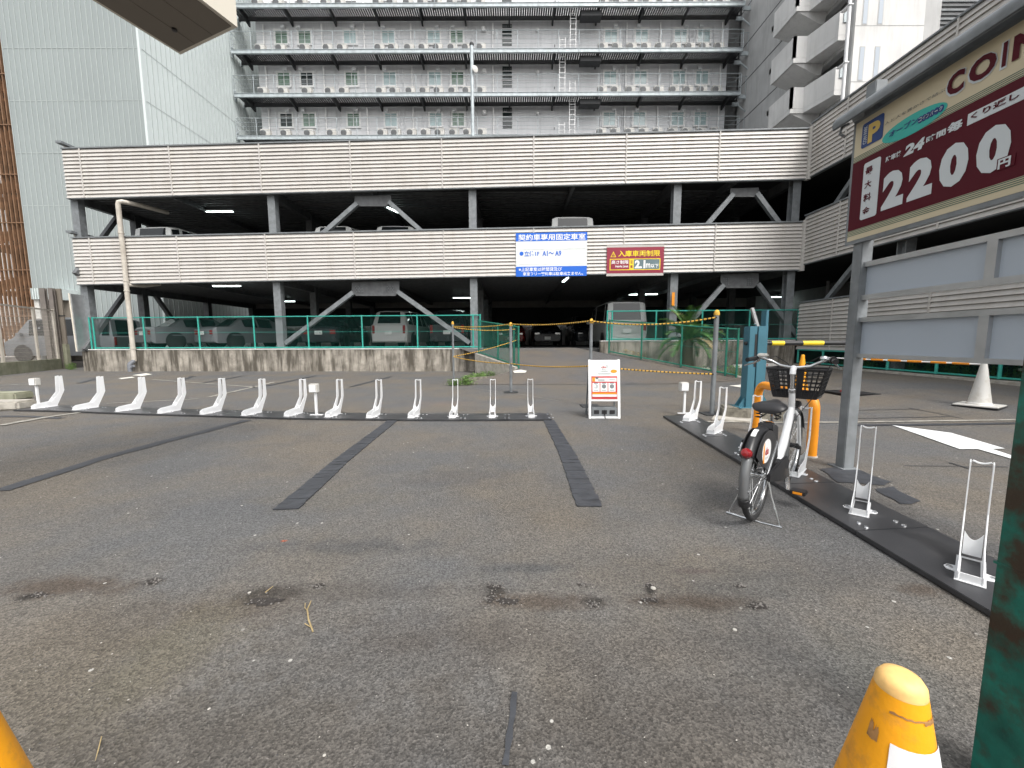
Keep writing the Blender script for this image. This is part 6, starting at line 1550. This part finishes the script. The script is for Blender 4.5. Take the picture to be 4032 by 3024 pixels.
# basket
bs = thing('basket_temp', '', '')
bpy.data.objects.remove(bs)
X0, X1, YT, YBm, ZT_, ZB_ = .955, 1.27, .20, .15, .955, .715
def bp(u, v, w_):   # u along x 0..1, v across -1..1, w height 0..1
    return Vector(((X0 + .03 * (1 - w_)) + (X1 - X0 - .06 * (1 - w_)) * u, v * (YBm + (YT - YBm) * w_), ZB_ + (ZT_ - ZB_) * w_))
BS_ = MB().tube([bp(0, -1, 1), bp(0, 1, 1), bp(1, 1, 1), bp(1, -1, 1)], .009, 8, closed=True).build('basket', M['black'], BK, smooth=True)
for w_ in (.86, .72, .58, .44, .30):
    MB().tube([bp(0, -1, w_), bp(0, 1, w_), bp(1, 1, w_), bp(1, -1, w_)], .0042, 6, closed=True).build('basket_bar', M['black'], BS_)
for f in range(11):
    v = -1 + f / 5
    for u in (0, 1): MB().bar(bp(u, v, .1), bp(u, v, 1), .006, .008).build('basket_bar', M['black'], BS_)
for f in range(1, 7):
    for v in (-1, 1): MB().bar(bp(f / 7, v, .1), bp(f / 7, v, 1), .006, .008).build('basket_bar', M['black'], BS_)
o = MB(); 
for (u0, v0), (u1, v1) in (((0, -1), (0, 1)), ((0, 1), (1, 1)), ((1, 1), (1, -1)), ((1, -1), (0, -1))):
    o.prism([bp(u0, v0, 0), bp(u1, v1, 0), bp(u1, v1, .2), bp(u0, v0, .2)], (.003, .003, 0))
o.prism([bp(0, -1, 0), bp(0, 1, 0), bp(1, 1, 0), bp(1, -1, 0)], (0, 0, .004)); kind(o.build('basket_tub', M['black'], BS_), 'thing')
o = MB()
for v0, v1 in ((-.32, -.08), (.12, .30)): o.prism([bp(0, v0, .1), bp(0, v1, .1), bp(0, v1, 1), bp(0, v0, 1)], (-.004, 0, 0))
MB().prism([bp(0, -.32, .1), bp(0, -.06, .1), bp(0, -.06, 1), bp(0, -.32, 1)], (-.004, 0, 0)).build('basket_panel', M['black'], BS_)
MB().prism([bp(0, .10, .1), bp(0, .28, .1), bp(0, .28, 1), bp(0, .10, 1)], (-.004, 0, 0)).build('basket_panel', M['black'], BS_)
tb('basket_bracket', [(.93, 0, .80), (.975, 0, .80)], .012, 'chrome')
tb('front_lamp', [(1.09, 0, .66), (1.15, 0, .65)], [.025, .03], 'black')

# ---- palm behind the ramp fence
pp = atY(2705, 1440, 14.1); PM = thing('cycad_palm', 'leafy green palm growing between the ramp fence and the streaked wall', 'palm', (pp.x, 14.1, gz(pp.x, 14.1)))
MB().lathe([(.2, -.05), (.22, .2), (.18, .6), (.16, 1.0), (.1, 1.12)], (0, 0, 0), 14).build('trunk', M['trunk'], PM, smooth=True)
rnd = random.Random(3)
for k in range(46):
    az = k * 2.399 + rnd.uniform(-.2, .2); el = rnd.uniform(.1, 1.4); L_ = rnd.uniform(1.0, 1.45); mb = MB()
    P = []; d = Vector((math.cos(az) * math.cos(el), math.sin(az) * math.cos(el), math.sin(el))); p = Vector((0, 0, 1.05)) + d * .05
    N_ = 16
    for i in range(N_ + 1):
        P.append(p.copy()); d = (d + Vector((0, 0, -.095 - .02 * i / N_))).normalized(); p = p + d * (L_ / N_)
    mb.tube(P[::4] + [P[-1]], .007, 4)
    for i in range(1, N_):
        for j in range(2):
            q = P[i].lerp(P[i + 1], j / 2); t_ = (P[i + 1] - P[i]).normalized(); sd2 = t_.cross(Vector((0, 0, 1))).normalized(); up2 = sd2.cross(t_)
            l_ = .26 * math.sin(PI * (i + j / 2) / N_) ** .5 * rnd.uniform(.8, 1.1)
            for s_ in (-1, 1):
                tip = q + (sd2 * s_ * .85 + t_ * .55 + up2 * .28 + Vector((0, 0, rnd.uniform(-.15, .1)))) * l_
                mb.add([q - t_ * .016, q + t_ * .016, tip], [(0, 1, 2)])
    mb.build('frond', M['leaf'] if rnd.random() > .12 else M['leaf_dry'], PM)
# weeds
def tuft(name, label, spots, mt='leaf_pale', size=.07, n=26, seed=1, h=.14):
    r = random.Random(seed); mb = MB(); c0 = Vector(spots[0])
    for s in spots:
        s = Vector(s)
        for k in range(n):
            b_ = s + Vector((r.gauss(0, .09), r.gauss(0, .06), 0)); a = r.uniform(0, 6.28); hh_ = r.uniform(.02, h)
            q = b_ + Vector((math.cos(a) * .05, math.sin(a) * .05, hh_)); w_ = r.uniform(.4, 1) * size; dd = Vector((math.cos(a + 1), math.sin(a + 1), r.uniform(-.4, .6))) * w_; ee = Vector((math.cos(a + 2.6), math.sin(a + 2.6), r.uniform(-.3, .3))) * w_ * .5
            mb.add([q - ee * .5, q + dd * .5 , q + ee * .5, q - dd * .5], [(0, 1, 2, 3)]); mb.bar(b_, q, .003, .003)
    o = mb.build(name, M[mt]); kind(o, 'stuff'); o['label'] = label; o['category'] = 'weeds'; return o
sp_ = []
for k in range(16):
    f = k / 15; a = atG(1800 + 150 * f, 1525 - 50 * f); sp_.append((a.x + random.uniform(-.2, .2), a.y + random.uniform(-.05, .7), 0.01))
tuft('weed_patch', 'green weeds spreading beside the left foot of the ramp', sp_, n=75, seed=2, size=.10, h=.17)
tuft('weed_tuft', 'small green fern-like weed at the left end of the retaining wall', [tuple(atG(282, 1456)), tuple(atG(275, 1452))], n=60, seed=3, size=.10, h=.3)
spr = [tuple(RA.lerp(RB, .25 + .72 * k / 22) + Vector((.28 + .15 * (k % 3), .12, .0 - .0))) for k in range(23)]
spr = [(x, y, gz(x, y)) for x, y, z in spr]
tuft('weed_strip', 'low weeds and ferns along the back of the right ramp fence', spr, n=34, seed=4, h=.32, size=.09)
tuft('dry_leaves', 'dry brown leaves caught behind the right ramp fence', [tuple(RA.lerp(RB, f) + Vector((.35, .1, .02))) for f in (.08, .15, .22)], mt='leaf_dry', n=40, seed=5, h=.22, size=.12)
tuft('weed_strip', 'dark undergrowth behind the chain-link panels under the wing', [(XW + .4 + random.uniform(-.1, .5), 6 + .28 * k, .25) for k in range(30)], mt='leaf', n=26, seed=6, h=.4, size=.12)
for k, (px, py, s_) in enumerate(((1880, 1466, .14), (1925, 1472, .16), (1955, 1478, .12), (1850, 1482, .1))):
    p = atG(px, py); t = thing('rubble_stone', ('grey broken stone at the back of the weed patch', 'flat slab of rubble lying on the weed patch', 'small stone near the ramp kerb by the weeds', 'small pale stone at the left of the weed patch')[k], 'stone', (p.x, p.y, 0), k * 1.3)
    MB().prism([(-s_, -s_ * .5, 0), (s_ * .8, -s_ * .6, 0), (s_ * 1.2, s_ * .2, 0), (s_ * .2, s_ * .7, 0), (-s_ * .9, s_ * .4, 0)], (.02, 0, s_ * .55)).build('stone', M['stone'], t, bevel=.012)

# ---- shallow broken spots in the asphalt: ragged dark pits with loose grit in them
for k, (px, py, rx, ry) in enumerate(((600, 2290, .035, .02), (150, 2345, .05, .018), (1255, 2308, .03, .02), (1950, 2312, .045, .02), (1930, 2360, .03, .03), (2290, 2305, .025, .015), (2338, 2385, .02, .016), (2555, 2308, .035, .018), (2560, 2365, .05, .02), (2915, 2310, .03, .015), (2985, 2390, .045, .022), (1040, 2370, .10, .03), (2000, 2370, .06, .03))):
    c = atZ(px, py); r = random.Random(k); P = []
    for j in range(22):
        a = 2 * PI * j / 22; f = r.uniform(.55, 1.15); P.append((c.x + rx * f * math.cos(a), c.y + ry * f * math.sin(a), .0035))
    kind(MB().add(P, [tuple(range(22))]).build('pothole', M['pit']), 'structure')
    mb = MB()
    for j in range(26):
        x, y = c.x + r.gauss(0, rx * .8), c.y + r.gauss(0, ry * .8); s_ = r.uniform(.002, .006); mb.lathe([(s_, 0), (s_ * .8, s_ * .7), (0, s_)], (x, y, .002), 5)
    kind(mb.build('pothole_grit', M['grit2']), 'stuff')

# ---- loose bits on the asphalt
def bits(name, n, rng, size, mt, seed):
    r = random.Random(seed); mb = MB()
    for _ in range(n):
        y = rng[2] + (rng[3] - rng[2]) * r.random() ** 1.6; x = r.uniform(rng[0], rng[1]) * (y / rng[3] + .25); s = r.uniform(.4, 1) * size; a = r.uniform(0, 6.28)
        c, s2 = math.cos(a) * s, math.sin(a) * s; z = gz(x, y)
        mb.add([(x + c, y + s2, z), (x - s2 * .6, y + c * .6, z), (x - c, y - s2, z), (x + s2 * .6, y - c * .6, z), (x + c * .1, y, z + s * .7)], [(0, 1, 4), (1, 2, 4), (2, 3, 4), (3, 0, 4)])
    o = mb.build(name, M[mt]); kind(o, 'stuff'); return o
M['chip'] = mat('pale_stone_chip', (0.45, 0.43, 0.39), 0.8, var=.3, scale=30)
bits('pale_chips', 1300, (-7, 7, .55, 7), .0038, 'chip', 1)
bits('dark_grit', 6000, (-7, 7, .5, 6), .0045, 'grit', 2)
bits('grey_grit', 8000, (-7, 7, .5, 6), .0045, 'grit2', 3)
def twig(name, label, pts, r=.0035, mt='leaf_dry'):
    P = [atZ(x, y, .008) for x, y in pts]; o = MB().tube(P, [r] * (len(P) - 1) + [r * .5], 6).build(name, M[mt], smooth=True); return tag(o, label, 'twig')
tw = twig('twig', 'pale forked twig lying on the asphalt left of centre', [(1232, 2486), (1215, 2440), (1210, 2400), (1225, 2365)])
MB().tube([atZ(1211, 2405, .008), atZ(1200, 2392, .01), atZ(1202, 2375, .012)], .002, 5).build('side_shoot', M['leaf_dry'], tw)
MB().tube([atZ(1222, 2468, .008), atZ(1200, 2455, .01)], .002, 5).build('side_shoot', M['leaf_dry'], tw)
twig('twig', 'short straw-coloured stick near the dark stain left of the twig', [(1045, 2332), (1075, 2308)], .003)
twig('twig', 'thin dry stem lying near the bottom left corner', [(400, 2900), (385, 2960), (375, 2995)], .0015)
for k, (px, py, s_, lb) in enumerate(((982, 2335, .008, 'white pebble above the straw-coloured stick'), (823, 2793, .005, 'white pebble in the lower left foreground'), (1277, 2976, .005, 'white pebble at the bottom, left of centre'), (2893, 2482, .009, 'pale chip of mortar in the right foreground'), (2572, 2318, .013, 'pinkish stone in a pothole right of centre'))):
    p = atZ(px, py); t = tag(MB().lathe([(.0, 0), (s_, .002), (s_ * .9, s_ * .5), (0, s_ * .7)], (p.x, p.y, 0), 7).build('pebble', M['chip']), lb, 'pebble')
p = atR(1905, 1530)
